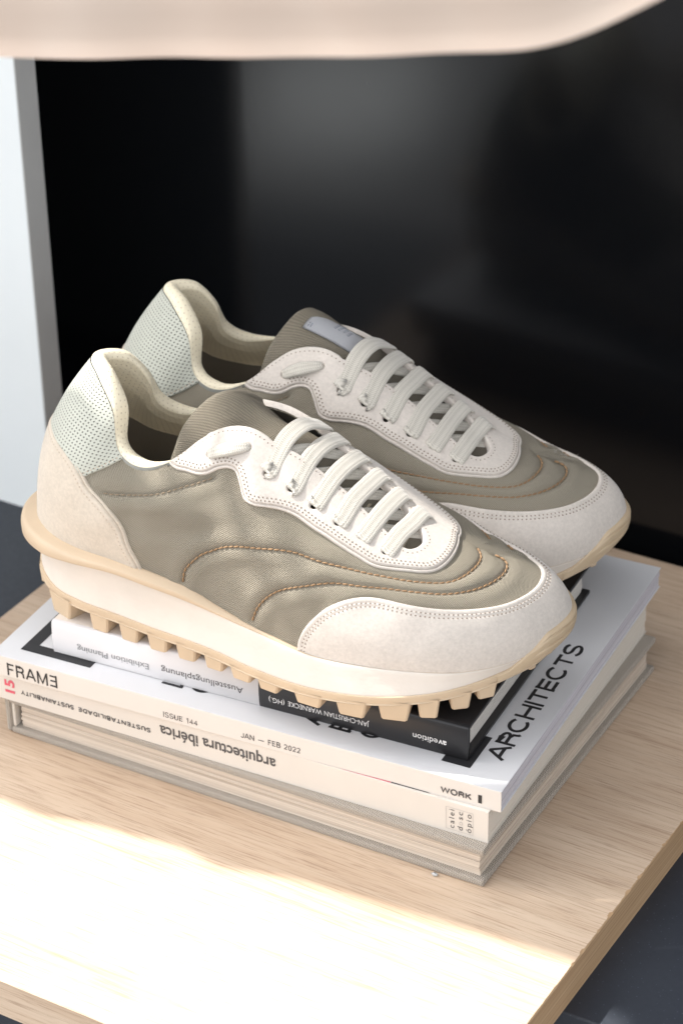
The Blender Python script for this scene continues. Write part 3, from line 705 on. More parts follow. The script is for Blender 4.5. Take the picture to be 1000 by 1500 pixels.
# ------------------------------------------------------------------ tongue and laces
def sheet(rows, nu, nv):
    R = [spl(r, nv) for r in rows]; R = np.stack(R, 0); n = len(rows)
    t = np.linspace(0, n-1, nu); return np.stack([spl(R[:, j], nu) for j in range(nv)], 1)
def thick_sheet(name, P, th, mat, parent, uvs=None, lift=.0):
    nu, nv = P.shape[:2]; T1 = np.gradient(P, axis=0); T2 = np.gradient(P, axis=1); N = np.cross(T1, T2); N /= np.linalg.norm(N, axis=2)[..., None]+1e-9
    if N[nu//2, nv//2, 2] < 0: N = -N
    i = np.minimum(np.arange(nu), np.arange(nu)[::-1])[:, None]; j = np.minimum(np.arange(nv), np.arange(nv)[::-1])[None]
    e = np.clip(np.minimum(i, j)/3., 0, 1); e = np.sqrt(1-(1-e)**2)
    A = P+N*(th*(e-.5)+lift)[..., None]; B = P-N*(th*.5)
    su = np.concatenate([[0], np.cumsum(np.linalg.norm(np.diff(P[:, nv//2], axis=0), axis=1))]); sv = np.concatenate([[0], np.cumsum(np.linalg.norm(np.diff(P[nu//2], axis=0), axis=1))])
    uv = np.stack(np.meshgrid(su*.1, sv*.1, indexing='ij'), -1).reshape(-1, 2)
    f = grid_faces(nu, nv); n = nu*nv; ring = [k for k in range(nv)]+[r*nv+nv-1 for r in range(1, nu)]+[(nu-1)*nv+k for k in range(nv-2, -1, -1)]+[r*nv for r in range(nu-2, 0, -1)]
    q = [(a, b, b+n, a+n) for a, b in zip(ring, ring[1:]+ring[:1])]
    F_ = np.vstack([f[:, ::-1], f+n, np.array(q)]); o = mesh(name, np.vstack([A.reshape(-1, 3), B.reshape(-1, 3)]), F_, mat, parent, uv=np.vstack([uv, uv]))
    return o, N
def low_row(x, yc, hw, sink=4.0, n=7):
    r = []
    for y in np.linspace(yc-hw, yc+hw, n):
        p, nn = on_top(x, y); r.append((x+0*nn[0], y, p[2]-sink-.02*(y-yc)**2*.3))
    return r
LOW = [low_row(236, -13, 15, 3.5), low_row(222, -13, 17, 4), low_row(206, -9, 20, 4.2), low_row(190, -6, 23, 4.5), low_row(174, -4, 25, 5)]
def build_tongue(root, rows, mat='tongue'):
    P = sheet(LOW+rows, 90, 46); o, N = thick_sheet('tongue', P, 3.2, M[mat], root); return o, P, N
def flat_lace(name, pts, ups, hw, ht, taper, parent, n=26, ns=14):
    P = spl(pts, n); Uv = spl(ups, n); Uv /= np.linalg.norm(Uv, axis=1)[:, None]
    tp = np.interp(np.linspace(0, 1, n), *zip(*taper))
    V, Fs, uv = tube(P, hw*tp, ns, ht*(.65+.35*tp), Uv); return mesh(name, V, Fs, M['lace'], parent, uv=uv)
def build_laces(root, lift, seed):
    rg = np.random.default_rng(seed)
    for i, (e, m) in enumerate(zip(EYELETS, EY_MED)):
        p0, n0 = on_top(*e); p1, n1 = on_top(*m); d = p1-p0; d /= np.linalg.norm(d)
        ap = p1-d*1.2; s, sn = on_top(ap[0], ap[1]); apex = np.array([ap[0], ap[1], max(s[2]+3.4, (p1+n1*2)[2]+2.2)+lift])
        st = p0+n0*3.1+d*1.0
        pts = [p0-d*2.5+n0*1.0, p0-d*1.3+n0*2.2, st+d*.6]; ups = [n0-d*.5, n0-d*.25, n0]
        for f in (.33, .66):
            q = st*(1-f)+apex*f; s, s_n = on_top(q[0], q[1]); q[2] = max(q[2]+.5*math.sin(f*math.pi)+rg.normal()*.2, s[2]+2.4); q[0] += rg.normal()*.25
            pts.append(q); ups.append(n0*(1-f)+sn*f)
        pts.append(apex); ups.append(sn*.8+n0*.2)
        pts += [p1+d*1.9+n1*1.2, p1+d*1.2-n1*3.2]; ups += [n1*.7+d*.7, n1*.05+d]
        flat_lace('lace_bar', pts, ups, 4.85+rg.normal()*.15, .85, [(0, .55), (.025, .82), (.06, .96), (.1, 1), (.88, 1), (.95, .8), (1, .5)], root, 44, 18)
        if i < 5:
            a, an = on_top(e[0]+3.5, e[1]+8); b, bn = on_top(EY_MED[i+1][0]+3, EY_MED[i+1][1]-10)
            pts = []; ups = []
            for f in np.linspace(-.12, 1.12, 5):
                q = a*(1-f)+b*f; s, sn = on_top(q[0], q[1]); pts.append((q[0], q[1], s[2]-1.6-rg.uniform(0, .8))); ups.append(sn+np.array([.25, 0, 0]))
            flat_lace('cross_lace', pts, ups, 3.9, 1.2, [(0, .9), (1, .9)], root, 16, 12)
    (p0, n0), (p1, n1) = on_top(*EY_BACK[0]), on_top(*EY_BACK[1]); d = p1-p0; nn = n0+n1; nn /= np.linalg.norm(nn)
    md = (p0+p1)/2
    flat_lace('lace_loop', [p0-n0*.8+d*.02, p0+n0*2.5+d*.04, md+nn*4.8, p1+n1*2.5-d*.04, p1-n1*.8], [n0-d*.04, n0, nn, n1, n1+d*.04], 3.7, 1.6, [(0, .12), (.12, .38), (.3, .8), (.5, 1), (.7, .8), (.88, .38), (1, .12)], root)
def copy_tree(o, parent):
    c = o.copy(); SC.collection.objects.link(c); c.parent = parent
    for ch in list(o.children): copy_tree(ch, c)
    return c
near = empty('sneaker', (-.364, .217, .07495), math.radians(8.6), label='near taupe canvas sneaker, sunlit white suede, its tongue slumped to one side', cat='sneaker', group='pair of sneakers on the book stack')
build_upper(near); build_inside(near); build_sole(near)
far = empty('sneaker', (-.3775, .3005, .07495), math.radians(12.5), label='rear sneaker further from the front, with a white label on its upright tongue', cat='sneaker', group='pair of sneakers on the book stack')
for ch in list(near.children): copy_tree(ch, far)
far_rows = [[(157,-26,104),(158,-17,110.5),(159,-8,115),(160,0,116),(160,9,115),(159,18,110),(158,27,103)],
            [(138,-26,104),(139,-18.5,113.5),(141,-9,121),(143,0,124.5),(144,9,122.5),(143,20,114),(140,29,104)],
            [(115,-25,103),(119,-19.5,111.5),(124,-11,124),(130,0,131.5),(133,9,129.5),(131,20,119),(125,29,108)],
            [(105,-25,101),(105.5,-20.5,108.5),(109,-12,121),(120.5,-1,135.5),(125,8,133),(124,19,122),(116,29,109)]]
build_tongue(far, far_rows)
near_rows = [[(154,-27,103),(155,-19,109),(157,-10,113.5),(159,0,113),(160,9,110),(159,18,104),(158,26,97)],
             [(130,-25,103),(132,-18.5,111.5),(136,-10,117.5),(143,1,120),(147,11,112),(148,19,104),(147,27,96)],
             [(110,-24,100),(113,-19,108),(118,-10.5,121),(127,1,128),(134,11,121),(138,19,112),(140,27,101)],
             [(99,-24,97),(101.5,-19.5,106.5),(105,-12,119),(115,-1,129.5),(126,9,128),(133,18,117),(136,26,104)],
             [(95,-23,92),(97,-18.5,100),(100,-11,112),(109,0,121),(120,9,120.5),(129,18,110),(133,26,98)]]
build_tongue(near, near_rows)
build_laces(near, .3, 3); build_laces(far, .6, 9)
# white woven label on each tongue
def tongue_label(root, C, ink):
    P = sheet([spl(C[0], 4), spl(C[1], 4), spl(C[2], 4)], 20, 12); o, N = thick_sheet('tongue_label', P, .5, M['label'], root)
    n = [np.linalg.norm(P[i+1, 6]-P[i, 6]) for i in range(19)]
    if ink:
        V = []; Fs = []
        def stroke(a, b, w=.22):
            pa = pos(*a); pb = pos(*b); nn = N[10, 6]; d = pb-pa; s = np.cross(nn, d); s /= np.linalg.norm(s)+1e-9
            k = len(V); V.extend([pa+s*w+nn*.35, pb+s*w+nn*.35, pb-s*w+nn*.35, pa-s*w+nn*.35]); Fs.append((k, k+1, k+2, k+3))
        def pos(u, v):
            i = u*19; j = v*11; i0 = min(int(i), 18); j0 = min(int(j), 10); a, b = i-i0, j-j0
            return (P[i0, j0]*(1-a)*(1-b)+P[i0+1, j0]*a*(1-b)+P[i0, j0+1]*(1-a)*b+P[i0+1, j0+1]*a*b)
        rg = random.Random(5)
        for k, (u, v0, v1) in enumerate(((.42, .52, .86), (.50, .52, .92), (.58, .56, .86), (.66, .50, .80))):
            v = v0
            while v < v1:
                w = rg.uniform(.03, .07); stroke((u, v), (u+rg.uniform(-.02, .02), v+w), .25); stroke((u+.02, v+w*.5), (u-.03, v+w*.6), .18); v += w+.03
        for q in ((.06, .12, .2), (.06, .24, .3), (.1, .12, .3)): stroke((q[0], q[1]), (q[0], q[2]), .3)
        mesh('label_print', V, Fs, M['label_ink'], o, smooth=False)
    return o
tongue_label(far, [[(126,-8.5,130.6),(128.5,-2,133.8),(131,5,133.0)], [(142,-8.5,124.6),(144,-1,127.2),(146,6,126)], [(157,-9.5,117.3),(159,-1,118.8),(161,7,118)]], True)
tongue_label(near, [[(112.8,-20,110),(115,-15.5,116.7),(117,-12,120.5)], [(123,-20.5,111),(125.5,-15,117),(127,-11,120)], [(134,-20.5,111.5),(136,-15,115.5),(138,-10,118.3)]], False)

# ------------------------------------------------------------------ books
def text(name, s, mat, parent, origin, xdir, ydir, cap, width=None, bold=0., flip=False, track=1.0):
    """flat printed lettering: origin = left end of the base line, cap height and fitted width in mm"""
    cu = bpy.data.curves.new(name, 'FONT'); cu.body = s; cu.size = 1; cu.offset = bold; cu.space_character = track; cu.resolution_u = 3
    ob = bpy.data.objects.new(name, cu); SC.collection.objects.link(ob)
    dg = bpy.context.evaluated_depsgraph_get(); me = bpy.data.meshes.new_from_object(ob.evaluated_get(dg)); SC.collection.objects.unlink(ob); bpy.data.objects.remove(ob)
    co = np.zeros(len(me.vertices)*3); me.vertices.foreach_get('co', co); co = co.reshape(-1, 3)
    co[:, 0] -= co[:, 0].min(); w = co[:, 0].max()
    CAP = .729; sy = cap/CAP; sx = (width/w) if width else sy
    if flip: co[:, 0] = w-co[:, 0]
    X = np.array(xdir, float); Y = np.array(ydir, float); X /= np.linalg.norm(X); Y /= np.linalg.norm(Y)
    P = np.array(origin, float)+co[:, :1]*sx*X+co[:, 1:2]*sy*Y
    me.vertices.foreach_set('co', (P*MM).ravel()); me.materials.clear(); me.materials.append(mat)
    if flip: me.flip_normals()
    me.update(); return link(bpy.data.objects.new(name, me), parent)
def arc(cx, cy, rx, ry, a0, a1, n=12): return [(cx+rx*math.cos(math.radians(a0+(a1-a0)*k/n)), cy+ry*math.sin(math.radians(a0+(a1-a0)*k/n))) for k in range(n+1)]
GL = {  # grotesque capitals as pen strokes in a box of cap height 1: (advance, strokes)
 'A': (.70, [[(0, 0), (.33, 1), (.37, 1), (.70, 0)], [(.12, .32), (.58, .32)]]),
 'B': (.62, [[(.06, 0), (.06, 1)], [(.06, 1), (.36, 1)]+arc(.36, .76, .2, .24, 90, -90)+[(.06, .52)], [(.06, .52), (.38, .52)]+arc(.38, .26, .22, .26, 90, -90)+[(.06, 0)]]),
 'C': (.72, [arc(.37, .5, .33, .5, 42, 318, 22)]),
 'E': (.58, [[(.06, 0), (.06, 1)], [(.06, .95), (.56, .95)], [(.06, .52), (.52, .52)], [(.06, .05), (.56, .05)]]),
 'F': (.54, [[(.06, 0), (.06, 1)], [(.06, .95), (.54, .95)], [(.06, .5), (.48, .5)]]),
 'H': (.70, [[(.06, 0), (.06, 1)], [(.64, 0), (.64, 1)], [(.06, .52), (.64, .52)]]),
 'I': (.14, [[(.07, 0), (.07, 1)]]),
 'J': (.50, [[(.44, 1), (.44, .25)]+arc(.24, .24, .2, .24, 0, -180)]),
 'K': (.66, [[(.06, 0), (.06, 1)], [(.60, 1), (.08, .40)], [(.24, .58), (.64, 0)]]),
 'L': (.54, [[(.06, 0), (.06, 1)], [(.06, .05), (.53, .05)]]),
 'M': (.84, [[(.06, 0), (.06, 1)], [(.08, 1), (.42, .03), (.76, 1)], [(.78, 0), (.78, 1)]]),
 'N': (.72, [[(.06, 0), (.06, 1)], [(.66, 0), (.66, 1)], [(.08, 1), (.64, 0)]]),
 'O': (.78, [arc(.39, .5, .34, .5, 90, 450, 28)]),
 'R': (.66, [[(.06, 0), (.06, 1)], [(.06, .95), (.38, .95)]+arc(.38, .72, .2, .23, 90, -90)+[(.06, .49)], [(.42, .47), (.55, .36), (.58, .08), (.63, 0)]]),
 'S': (.64, [arc(.32, .74, .25, .26, 20, 90, 6)+arc(.32, .74, .25, .25, 95, 250, 12)+arc(.32, .26, .27, .25, 70, -90, 12)+arc(.32, .26, .27, .26, -95, -165, 6)]),
 'T': (.62, [[(.0, .95), (.62, .95)], [(.31, 0), (.31, .95)]]),
 'U': (.70, [[(.07, 1), (.07, .3)]+arc(.35, .3, .28, .3, 180, 360)+[(.63, 1)]]),
 'W': (.96, [[(0, 1), (.23, .02), (.48, .98), (.73, .02), (.96, 1)]]),
 'D': (.70, [[(.06, 0), (.06, 1)], [(.06, .95), (.3, .95)]+arc(.3, .5, .32, .45, 90, -90)+[(.06, .05)]]),
 'V': (.66, [[(0, 1), (.33, 0), (.66, 1)]]), 'Y': (.66, [[(0, 1), (.33, .45), (.66, 1)], [(.33, 0), (.33, .45)]]),
 '0': (.56, [arc(.28, .5, .22, .5, 90, 450, 24)]), '1': (.40, [[(.05, .75), (.26, .98)], [(.27, 0), (.27, 1)]]),
 '2': (.56, [arc(.28, .72, .22, .28, 170, -20, 12)+[(.06, .05), (.52, .05)]]),
 '4': (.58, [[(.42, 0), (.42, 1), (.05, .28), (.56, .28)]]),
 '5': (.56, [[(.48, .95), (.12, .95), (.08, .52)]+arc(.27, .32, .22, .28, 115, -150, 14)]),
 '\u2014': (1.1, [[(.05, .42), (1.05, .42)]]), ' ': (.32, [])}
def caps(name, s, mat, parent, origin, xdir, ydir, cap, width, wt, gap=.13, flips=''):
    """grotesque lettering built from pen strokes; wt = stroke weight / cap height"""
    X = np.array(xdir, float); Y = np.array(ydir, float); X /= np.linalg.norm(X); Y /= np.linalg.norm(Y); Z = np.cross(X, Y)
    tot = sum(GL[c][0]+gap for c in s)-gap; sx = width/tot; V = []; Fs = []; x = 0.; layer = 0
    O = np.array(origin, float)
    for c in s:
        adv, st = GL[c]
        for L in st:
            L = np.array(L, float); L[:, 1] = wt/2+L[:, 1]*(1-wt)
            if c in flips: L[:, 0] = adv-L[:, 0]
            if len(L) == 2 and abs(L[0, 0]-L[1, 0]) < 1e-6: L[:, 1] = [0, 1] if abs(L[1, 1]-L[0, 1]) > .8 else L[:, 1]
            Q = np.stack([(x+L[:, 0])*sx, L[:, 1]*cap], 1); n = len(Q); w = wt*cap/2; layer += 1
            d = np.diff(Q, axis=0); d /= np.linalg.norm(d, axis=1)[:, None]+1e-9; nn = np.stack([-d[:, 1], d[:, 0]], 1)
            closed = np.linalg.norm(Q[0]-Q[-1]) < 1e-6*cap+1e-9
            m = np.zeros((n, 2))
            for k in range(n):
                a = nn[k-1] if k > 0 else (nn[-1] if closed else nn[0]); b = nn[k] if k < n-1 else (nn[0] if closed else nn[-1])
                t = a+b; t /= np.linalg.norm(t)+1e-9; m[k] = t/max(.45, float(t@b))
            k0 = len(V)
            for k in range(n):
                for sg in (1, -1):
                    q = Q[k]+m[k]*w*sg; q[1] = min(max(q[1], -.01*cap), 1.01*cap); V.append(O+X*q[0]+Y*q[1]+Z*(.006*(layer % 5)))
            Fs += [(k0+2*k, k0+2*k+1, k0+2*k+3, k0+2*k+2) for k in range(n-1)]
        x += adv+gap
    return mesh(name, V, Fs, mat, parent, smooth=False)
def quad(name, P, mat, parent): return mesh(name, P, [tuple(range(len(P)))], mat, parent, smooth=False)
def book_root(corner, rot, z, **k): return empty('book', (corner[0]*MM, corner[1]*MM, z*MM), rot, **k)
def page_block(name, x0, x1, y0, y1, z0, z1, mat, parent, n=9, amp=.35):
    """page block with slightly uneven leaves: layers of slightly different size"""
    V = []; Fs = []; rg = np.random.default_rng(int(z1*7)); zs = np.linspace(z0, z1, n+1)
    for k in range(n):
        a, b, c, d = x0+rg.uniform(0, amp), x1-rg.uniform(0, amp), y0+rg.uniform(0, amp), y1-rg.uniform(0, amp); i = len(V)
        V += [(x, y, z) for z in (zs[k], zs[k+1]) for x, y in ((a, c), (b, c), (b, d), (a, d))]
        Fs += [(i, i+3, i+2, i+1), (i+4, i+5, i+6, i+7), (i, i+1, i+5, i+4), (i+1, i+2, i+6, i+5), (i+2, i+3, i+7, i+6), (i+3, i, i+4, i+7)]
    return mesh(name, V, Fs, mat, parent, smooth=False)
G_B = 'books stacked under the sneakers'
# linen hardback, spine at its left end
bk = book_root((-64.92, 175.66), .0272, 0, label='thick linen-bound hardback at the bottom of the stack, lying on the oak board', cat='book', group=G_B)
L_, W_, H_ = 288, 218, 22.95
box('cover', -L_, 0, 0, W_, 0, 3.6, M['linen'], bk, .9); box('cover', -L_, 0, 0, W_, H_-3.6, H_, M['linen'], bk, .9)
box('spine', -L_-3.2, -L_+.4, 0, W_, .3, H_-.3, M['linen'], bk, 1.2)
page_block('page_block', -L_+4.6, -3.2, 3.0, W_-3, 3.6, H_-3.6, M['pages_linen'], bk, 11, .9)
box('hinge_board', -L_+.4, -L_+2.4, 1.2, W_-1.2, 3.6, H_-3.6, M['pages_arq'], bk, .5)
# cream softcover
bk = book_root((-65.83, 182.55), .0561, 22.95, label='cream softcover with architecture lettering, second book up from the oak board', cat='book', group=G_B)
H_ = 42.15-22.95; D_ = 214
def soft(bk, L, D, H, ct, msp, mcov, mpg, n, inset=.6, yo=0):
    box('cover', -L, 0, 0, D, H-ct, H, mcov, bk, .18); box('cover', -L, 0, 0, D, 0, ct, mcov, bk, .18)
    box('spine', -L, .0, -.45, .0, 0.02, H-.02, msp, bk, .2)
    page_block('page_block', -L+inset, -inset, 0.02, D-inset, ct, H-ct, mpg, bk, n, .5)
soft(bk, 300, D_, H_, .35, M['spine_arq'], M['spine_arq'], M['pages_arq'], 8)
ys = -.62; R180 = dict(xdir=(-1, 0, 0), ydir=(0, 0, -1)); Z0 = 22.95
text('spine_lettering', 'arquitectura ib\u00e9rica', M['ink_grey'], bk, (-120.2, ys, 36.3-Z0), cap=7.4, width=69.5, bold=.020, **R180)
caps('spine_lettering', 'SUSTENTABILIDADE', M['ink_grey'], bk, (-195.5, ys, 32.4-Z0), cap=3.1, width=45, wt=.20, gap=.2, **R180)
caps('spine_lettering', 'SUSTAINABILITY', M['ink_grey'], bk, (-243.5, ys, 32.4-Z0), cap=3.1, width=33.5, wt=.20, gap=.2, **R180)
text('spine_lettering', '15', M['ink_red'], bk, (-281.5, ys, 28.2-Z0), (0, 0, 1), (-1, 0, 0), 6.2, 8.6, .035)
for k, s in enumerate(('calei', 'dosc', '\u00f3pio')):
    x = -18.6+k*4.7
    if s == 'dosc':
        text('spine_lettering', 'd', M['ink_grey'], bk, (x, ys, 26.2-Z0), (0, 0, 1), (-1, 0, 0), 3.1, 2.2, .0)
        text('spine_lettering', 'o', M['ink_pale'], bk, (x, ys, 29.4-Z0), (0, 0, 1), (-1, 0, 0), 3.1, 2.2, .0)
        text('spine_lettering', 'sc', M['ink_grey'], bk, (x, ys, 32.9-Z0), (0, 0, 1), (-1, 0, 0), 3.1, 4.8, .0, track=1.2)
    else: text('spine_lettering', s, M['ink_grey'], bk, (x, ys, 26.2-Z0), (0, 0, 1), (-1, 0, 0), 3.1, 11.5, .0, track=1.3)
fr = []
for a, b, c, d in ((-23.2, -8.2, 25.2, 25.4), (-23.2, -8.2, 38.6, 38.8), (-23.2, -23.0, 25.4, 38.6), (-8.4, -8.2, 25.4, 38.6)): fr.append([(a, ys, c-Z0), (b, ys, c-Z0), (b, ys, d-Z0), (a, ys, d-Z0)])
mesh('spine_frame', [p for q in fr for p in q], [tuple(range(4*i, 4*i+4)) for i in range(4)], M['ink_pale'], bk, smooth=False)
# magazine
bk = book_root((-60.43, 185.57), .0807, 42.15, label='white magazine with large black lettering on its cover, third in the stack', cat='magazine', group=G_B)
H_ = 54.63-42.15; Z0 = 42.15; zt = H_+.13
soft(bk, 297, 230, H_, .3, M['spine_frame'], M['paper'], M['pages_frame'], 7, .5)
X1 = dict(xdir=(1, 0, 0), ydir=(0, 0, 1)); ys = -.62
caps('spine_lettering', 'FRAME', M['ink'], bk, (-287.2, ys, 43.5-Z0), cap=7.9, width=31.2, wt=.125, gap=.17, flips='E', **X1)
caps('spine_lettering', 'ISSUE 144', M['ink_grey'], bk, (-191.2, ys, 44.2-Z0), cap=3.4, width=20.3, wt=.12, gap=.16, **X1)
caps('spine_lettering', 'JAN \u2014 FEB 2022', M['ink_grey'], bk, (-145.2, ys, 44.6-Z0), cap=3.4, width=34.2, wt=.12, gap=.16, **X1)
caps('spine_lettering', 'WORK', M['ink_grey'], bk, (-32.3, ys, 44.9-Z0), cap=3.9, width=16.2, wt=.21, gap=.16, **X1)
quad('spine_bar', [(-12.3, ys, 44.6-Z0), (-10.3, ys, 44.6-Z0), (-10.3, ys, 49.6-Z0), (-12.3, ys, 49.6-Z0)], M['ink'], bk)
quad('spine_strip', [(-88, ys, .02), (-60, ys, .02), (-60, ys, .55), (-88, ys, .12)], M['ink_red'], bk)
quad('spine_strip', [(-59.9, ys, .02), (-38, ys, .02), (-40, ys, .45), (-59.9, ys, .6)], M['ink'], bk)
def to_mag(x, y):
    dx, dy = x+60.43, y-185.57; c, s = math.cos(.0807), math.sin(.0807); return dx*c+dy*s, -dx*s+dy*c
UP = dict(xdir=(0, 1, 0), ydir=(-1, 0, 0))
q0 = to_mag(-71.5, 209); q1 = to_mag(-80.5, 321.5)
caps('cover_lettering', 'ARCHITECTS', M['ink'], bk, (q0[0]+.3, q0[1], zt), cap=10.8, width=q1[1]-q0[1], wt=.175, gap=.06, **UP)
a = to_mag(-344, 173.5); L1 = to_mag(-302, 178.5)
quad('cover_bracket', [(-284.5, 9.5, zt), (-241, 9.5, zt), (-241, 17, zt), (-277, 17, zt), (-277, 52, zt), (-284.5, 52, zt)], M['ink'], bk)
quad('cover_bracket', [(-37.8, 11.5, zt), (-22, 11.5, zt), (-22, 40, zt), (-29, 40, zt), (-29, 18.5, zt), (-37.8, 18.5, zt)], M['ink'], bk)
for x_, y_, s in ((-187, 13.0, 'L'), (-171.5, 14.0, 'C'), (-106, 13.2, 'A'), (-89.5, 13.6, 'E'), (-73.5, 14.2, 'O')):
    caps('cover_lettering', s, M['ink'], bk, (x_, y_, zt), cap=12.5, width=10*GL[s][0]/.7, wt=.15, **UP)
# small hardback with black and white cover
bk = book_root((-87.02, 199.6), .088, 54.63, label='small black and white hardback on top of the stack, directly under the shoes', cat='book', group=G_B)
H_ = 74.95-54.63; L_, W_ = 241.0, 172.3; Z0 = 54.63; sx_ = -117
box('cover', sx_, 0, 2.5, W_, 0, 2.3, M['black_cover'], bk, .4); box('cover', sx_, 0, 2.5, W_, H_-2.3, H_, M['black_cover'], bk, .4)
box('cover', -L_, sx_, 2.5, W_, 0.0, 2.3, M['white_cover'], bk, .4); box('cover', -L_, sx_, 2.5, W_, H_-2.3, H_, M['white_cover'], bk, .4)
def rspine(name, x0, x1, mat):
    sec = [(3.0, 0), (1.2, .02), (.5, .35), (.12, 1.1), (-.25, 4), (-.45, 8), (-.5, H_/2), (-.45, H_-8), (-.25, H_-4), (.12, H_-1.1), (.5, H_-.35), (1.2, H_-.02), (3.0, H_)]
    V = [(x, y, z) for x in (x0, x1) for y, z in sec]; n = len(sec)
    return mesh(name, V, [(i, n+i, n+i+1, i+1) for i in range(n-1)]+[tuple(range(n)), tuple(range(2*n-1, n-1, -1))], mat, bk)
rspine('spine', -L_, sx_, M['spine_white']); rspine('spine', sx_, 0, M['black_cover'])
page_block('page_block', -L_+3.5, -3.4, 3.0, W_-3.5, 2.3, H_-2.3, M['pages_black'], bk, 9, .5)
ys = -.62
text('spine_lettering', 'Ausstellungsplanung', M['ink_grey'], bk, (-126.0, ys, 64.2-Z0), cap=4.0, width=48.4, **R180)
text('spine_lettering', 'Exhibition Planning', M['ink_mid'], bk, (-182.0, ys, 63.7-Z0), cap=3.8, width=43.6, **R180)
text('spine_lettering', 'JAN-CHRISTIAN WARNECKE', M['ink_white'], bk, (-54, ys, 63.3-Z0), cap=3.1, width=46, **R180)
text('spine_lettering', '(HG.)', M['ink_white'], bk, (-102, ys, 63.0-Z0), cap=3.1, width=9, **R180)
text('spine_lettering', 'av', M['ink_white'], bk, (-11.3, ys, 64.1-Z0), cap=3.7, width=4.4, bold=.018, **R180)
text('spine_lettering', 'edition', M['ink_white'], bk, (-16.1, ys, 64.1-Z0), cap=3.7, width=13.6, **R180)
# ------------------------------------------------------------------ oak board, slab, uprights, panel, cloth
BW, BD, BH = 428.9, 503, 22.0
bd = empty('display_board', (0, 0, -BH*MM), 0, label='pale oak board with chipped right edge under the books, lying on the dark slab', cat='board')
# chipped front-right arris: top sheet with many small vertices along the right edge
rg = np.random.default_rng(2); nn_ = 400; yy = np.linspace(0.0, BD, nn_); chip = np.clip(rg.normal(0, .12, nn_), -.35, .2)
for k in range(26):
    c0 = rg.integers(0, nn_-4); chip[c0:c0+int(rg.integers(1, 4))] -= rg.uniform(.3, 1.1)
V = [(-BW, y, BH) for y in yy]+[(c-.5, y, BH) for c, y in zip(chip, yy)]+[(0, y, BH-.8) for y in yy]+[(0, y, 0) for y in yy]+[(-BW, y, 0) for y in yy]
n = nn_; Fs = []
for r in range(3): Fs += [(r*n+i, (r+1)*n+i, (r+1)*n+i+1, r*n+i+1) for i in range(n-1)]
mesh('oak_top', V[:2*n], [(i, n+i, n+i+1, i+1) for i in range(n-1)], M['oak'], bd, smooth=False)
mesh('oak_edge', V[n:4*n], [(i, n+i, n+i+1, i+1) for i in range(n-1)]+[(n+i, 2*n+i, 2*n+i+1, n+i+1) for i in range(n-1)], M['oak_side'], bd, smooth=False)
mesh('oak_edge', [(-BW, 0, 0), (0, 0, 0), (-.5+chip[0], 0, BH), (-BW, 0, BH)], [(0, 1, 2, 3)], M['oak'], bd, smooth=False)
mesh('oak_edge', [(-BW, BD, 0), (0, BD, 0), (-.5+chip[-1], BD, BH), (-BW, BD, BH)], [(3, 2, 1, 0)], M['oak'], bd, smooth=False)
mesh('oak_edge', [(-BW, 0, 0), (-BW, BD, 0), (-BW, BD, BH), (-BW, 0, BH)], [(0, 3, 2, 1)] and [(3, 2, 1, 0)], M['oak_side'], bd, smooth=False)
mesh('oak_underside', [(-BW, 0, 0), (0, 0, 0), (0, BD, 0), (-BW, BD, 0)], [(3, 2, 1, 0)], M['oak_side'], bd, smooth=False)
sl = box('counter_slab', -1500, 900, 135, 640, -BH-42, -BH-.05, M['slab'], None, 1.5); tag(sl, 'dark blue-black counter slab carrying the oak board', 'counter')
bs = box('counter_base', -1450, 850, 190, 620, -750, -BH-42.1, M['slab'], None, 2); tag(bs, 'dark solid base below the counter slab', 'counter base')
gp = quad('ground', [(-30000, -30000, -750), (30000, -30000, -750), (30000, 30000, -750), (-30000, 30000, -750)], M['ground'], None); tag(gp, kind='structure')
pn = box('back_panel', -1500, 900, 520, 532, -BH, 1500, M['panel'], None, 1); tag(pn, 'tall glossy black panel standing behind the shoes', 'panel')
wb = empty('upright_board', (-.494, .397, -.022), 0, label='pale white upright board with grey edge, left of the shoes', cat='upright board')
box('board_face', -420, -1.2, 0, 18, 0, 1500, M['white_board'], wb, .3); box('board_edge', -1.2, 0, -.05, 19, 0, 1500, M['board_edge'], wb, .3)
box('board_joint', .0, .5, 1, 18, 388, 389.5, M['board_edge'], wb, .1)
# hanging garment: hem seen along the top of the picture
def garment(name, x0, x1, y, hem, top, mat, amp, seed, **k):
    rg = np.random.default_rng(seed); nx, nz = 160, 50; ph = rg.uniform(0, 6, 4); G = np.zeros((nx, nz, 3))
    for i, x in enumerate(np.linspace(x0, x1, nx)):
        h = hem(x)
        for j, t in enumerate(np.linspace(0, 1, nz)):
            yy = y+amp*(math.sin(x*.021+ph[0])*.6+math.sin(x*.047+ph[1]+t)*.35)*(1-.4*t)+.6*math.sin(x*.11+ph[2])*(1-t)
            hm = 2.2*math.exp(-((t*(top-h)-24)/3)**2)     # stitched hem fold
            G[i, j] = (x, yy-hm, h+(top-h)*t)
    o, N = thick_sheet(name, G, 2.6, mat, None); tag(o, **k); return o
hem = lambda x: sum(hem0(x+d) for d in (-14, -7, 0, 7, 14))/5
hem0 = lambda x: np.interp(x, [-260, -167, -61, 40, 52, 75, 92, 140], [467.5, 476.5, 495.5, 515.5, 519.5, 533.5, 545.5, 580])+.4*math.sin(x*.03)
garment('hanging_garment', -300, 170, 0, hem, 900, M['cloth'], 2.0, 1, label='rose-beige garment hanging over the shoes, only its hem in view', cat='garment')
cu_hem = lambda x: 560.
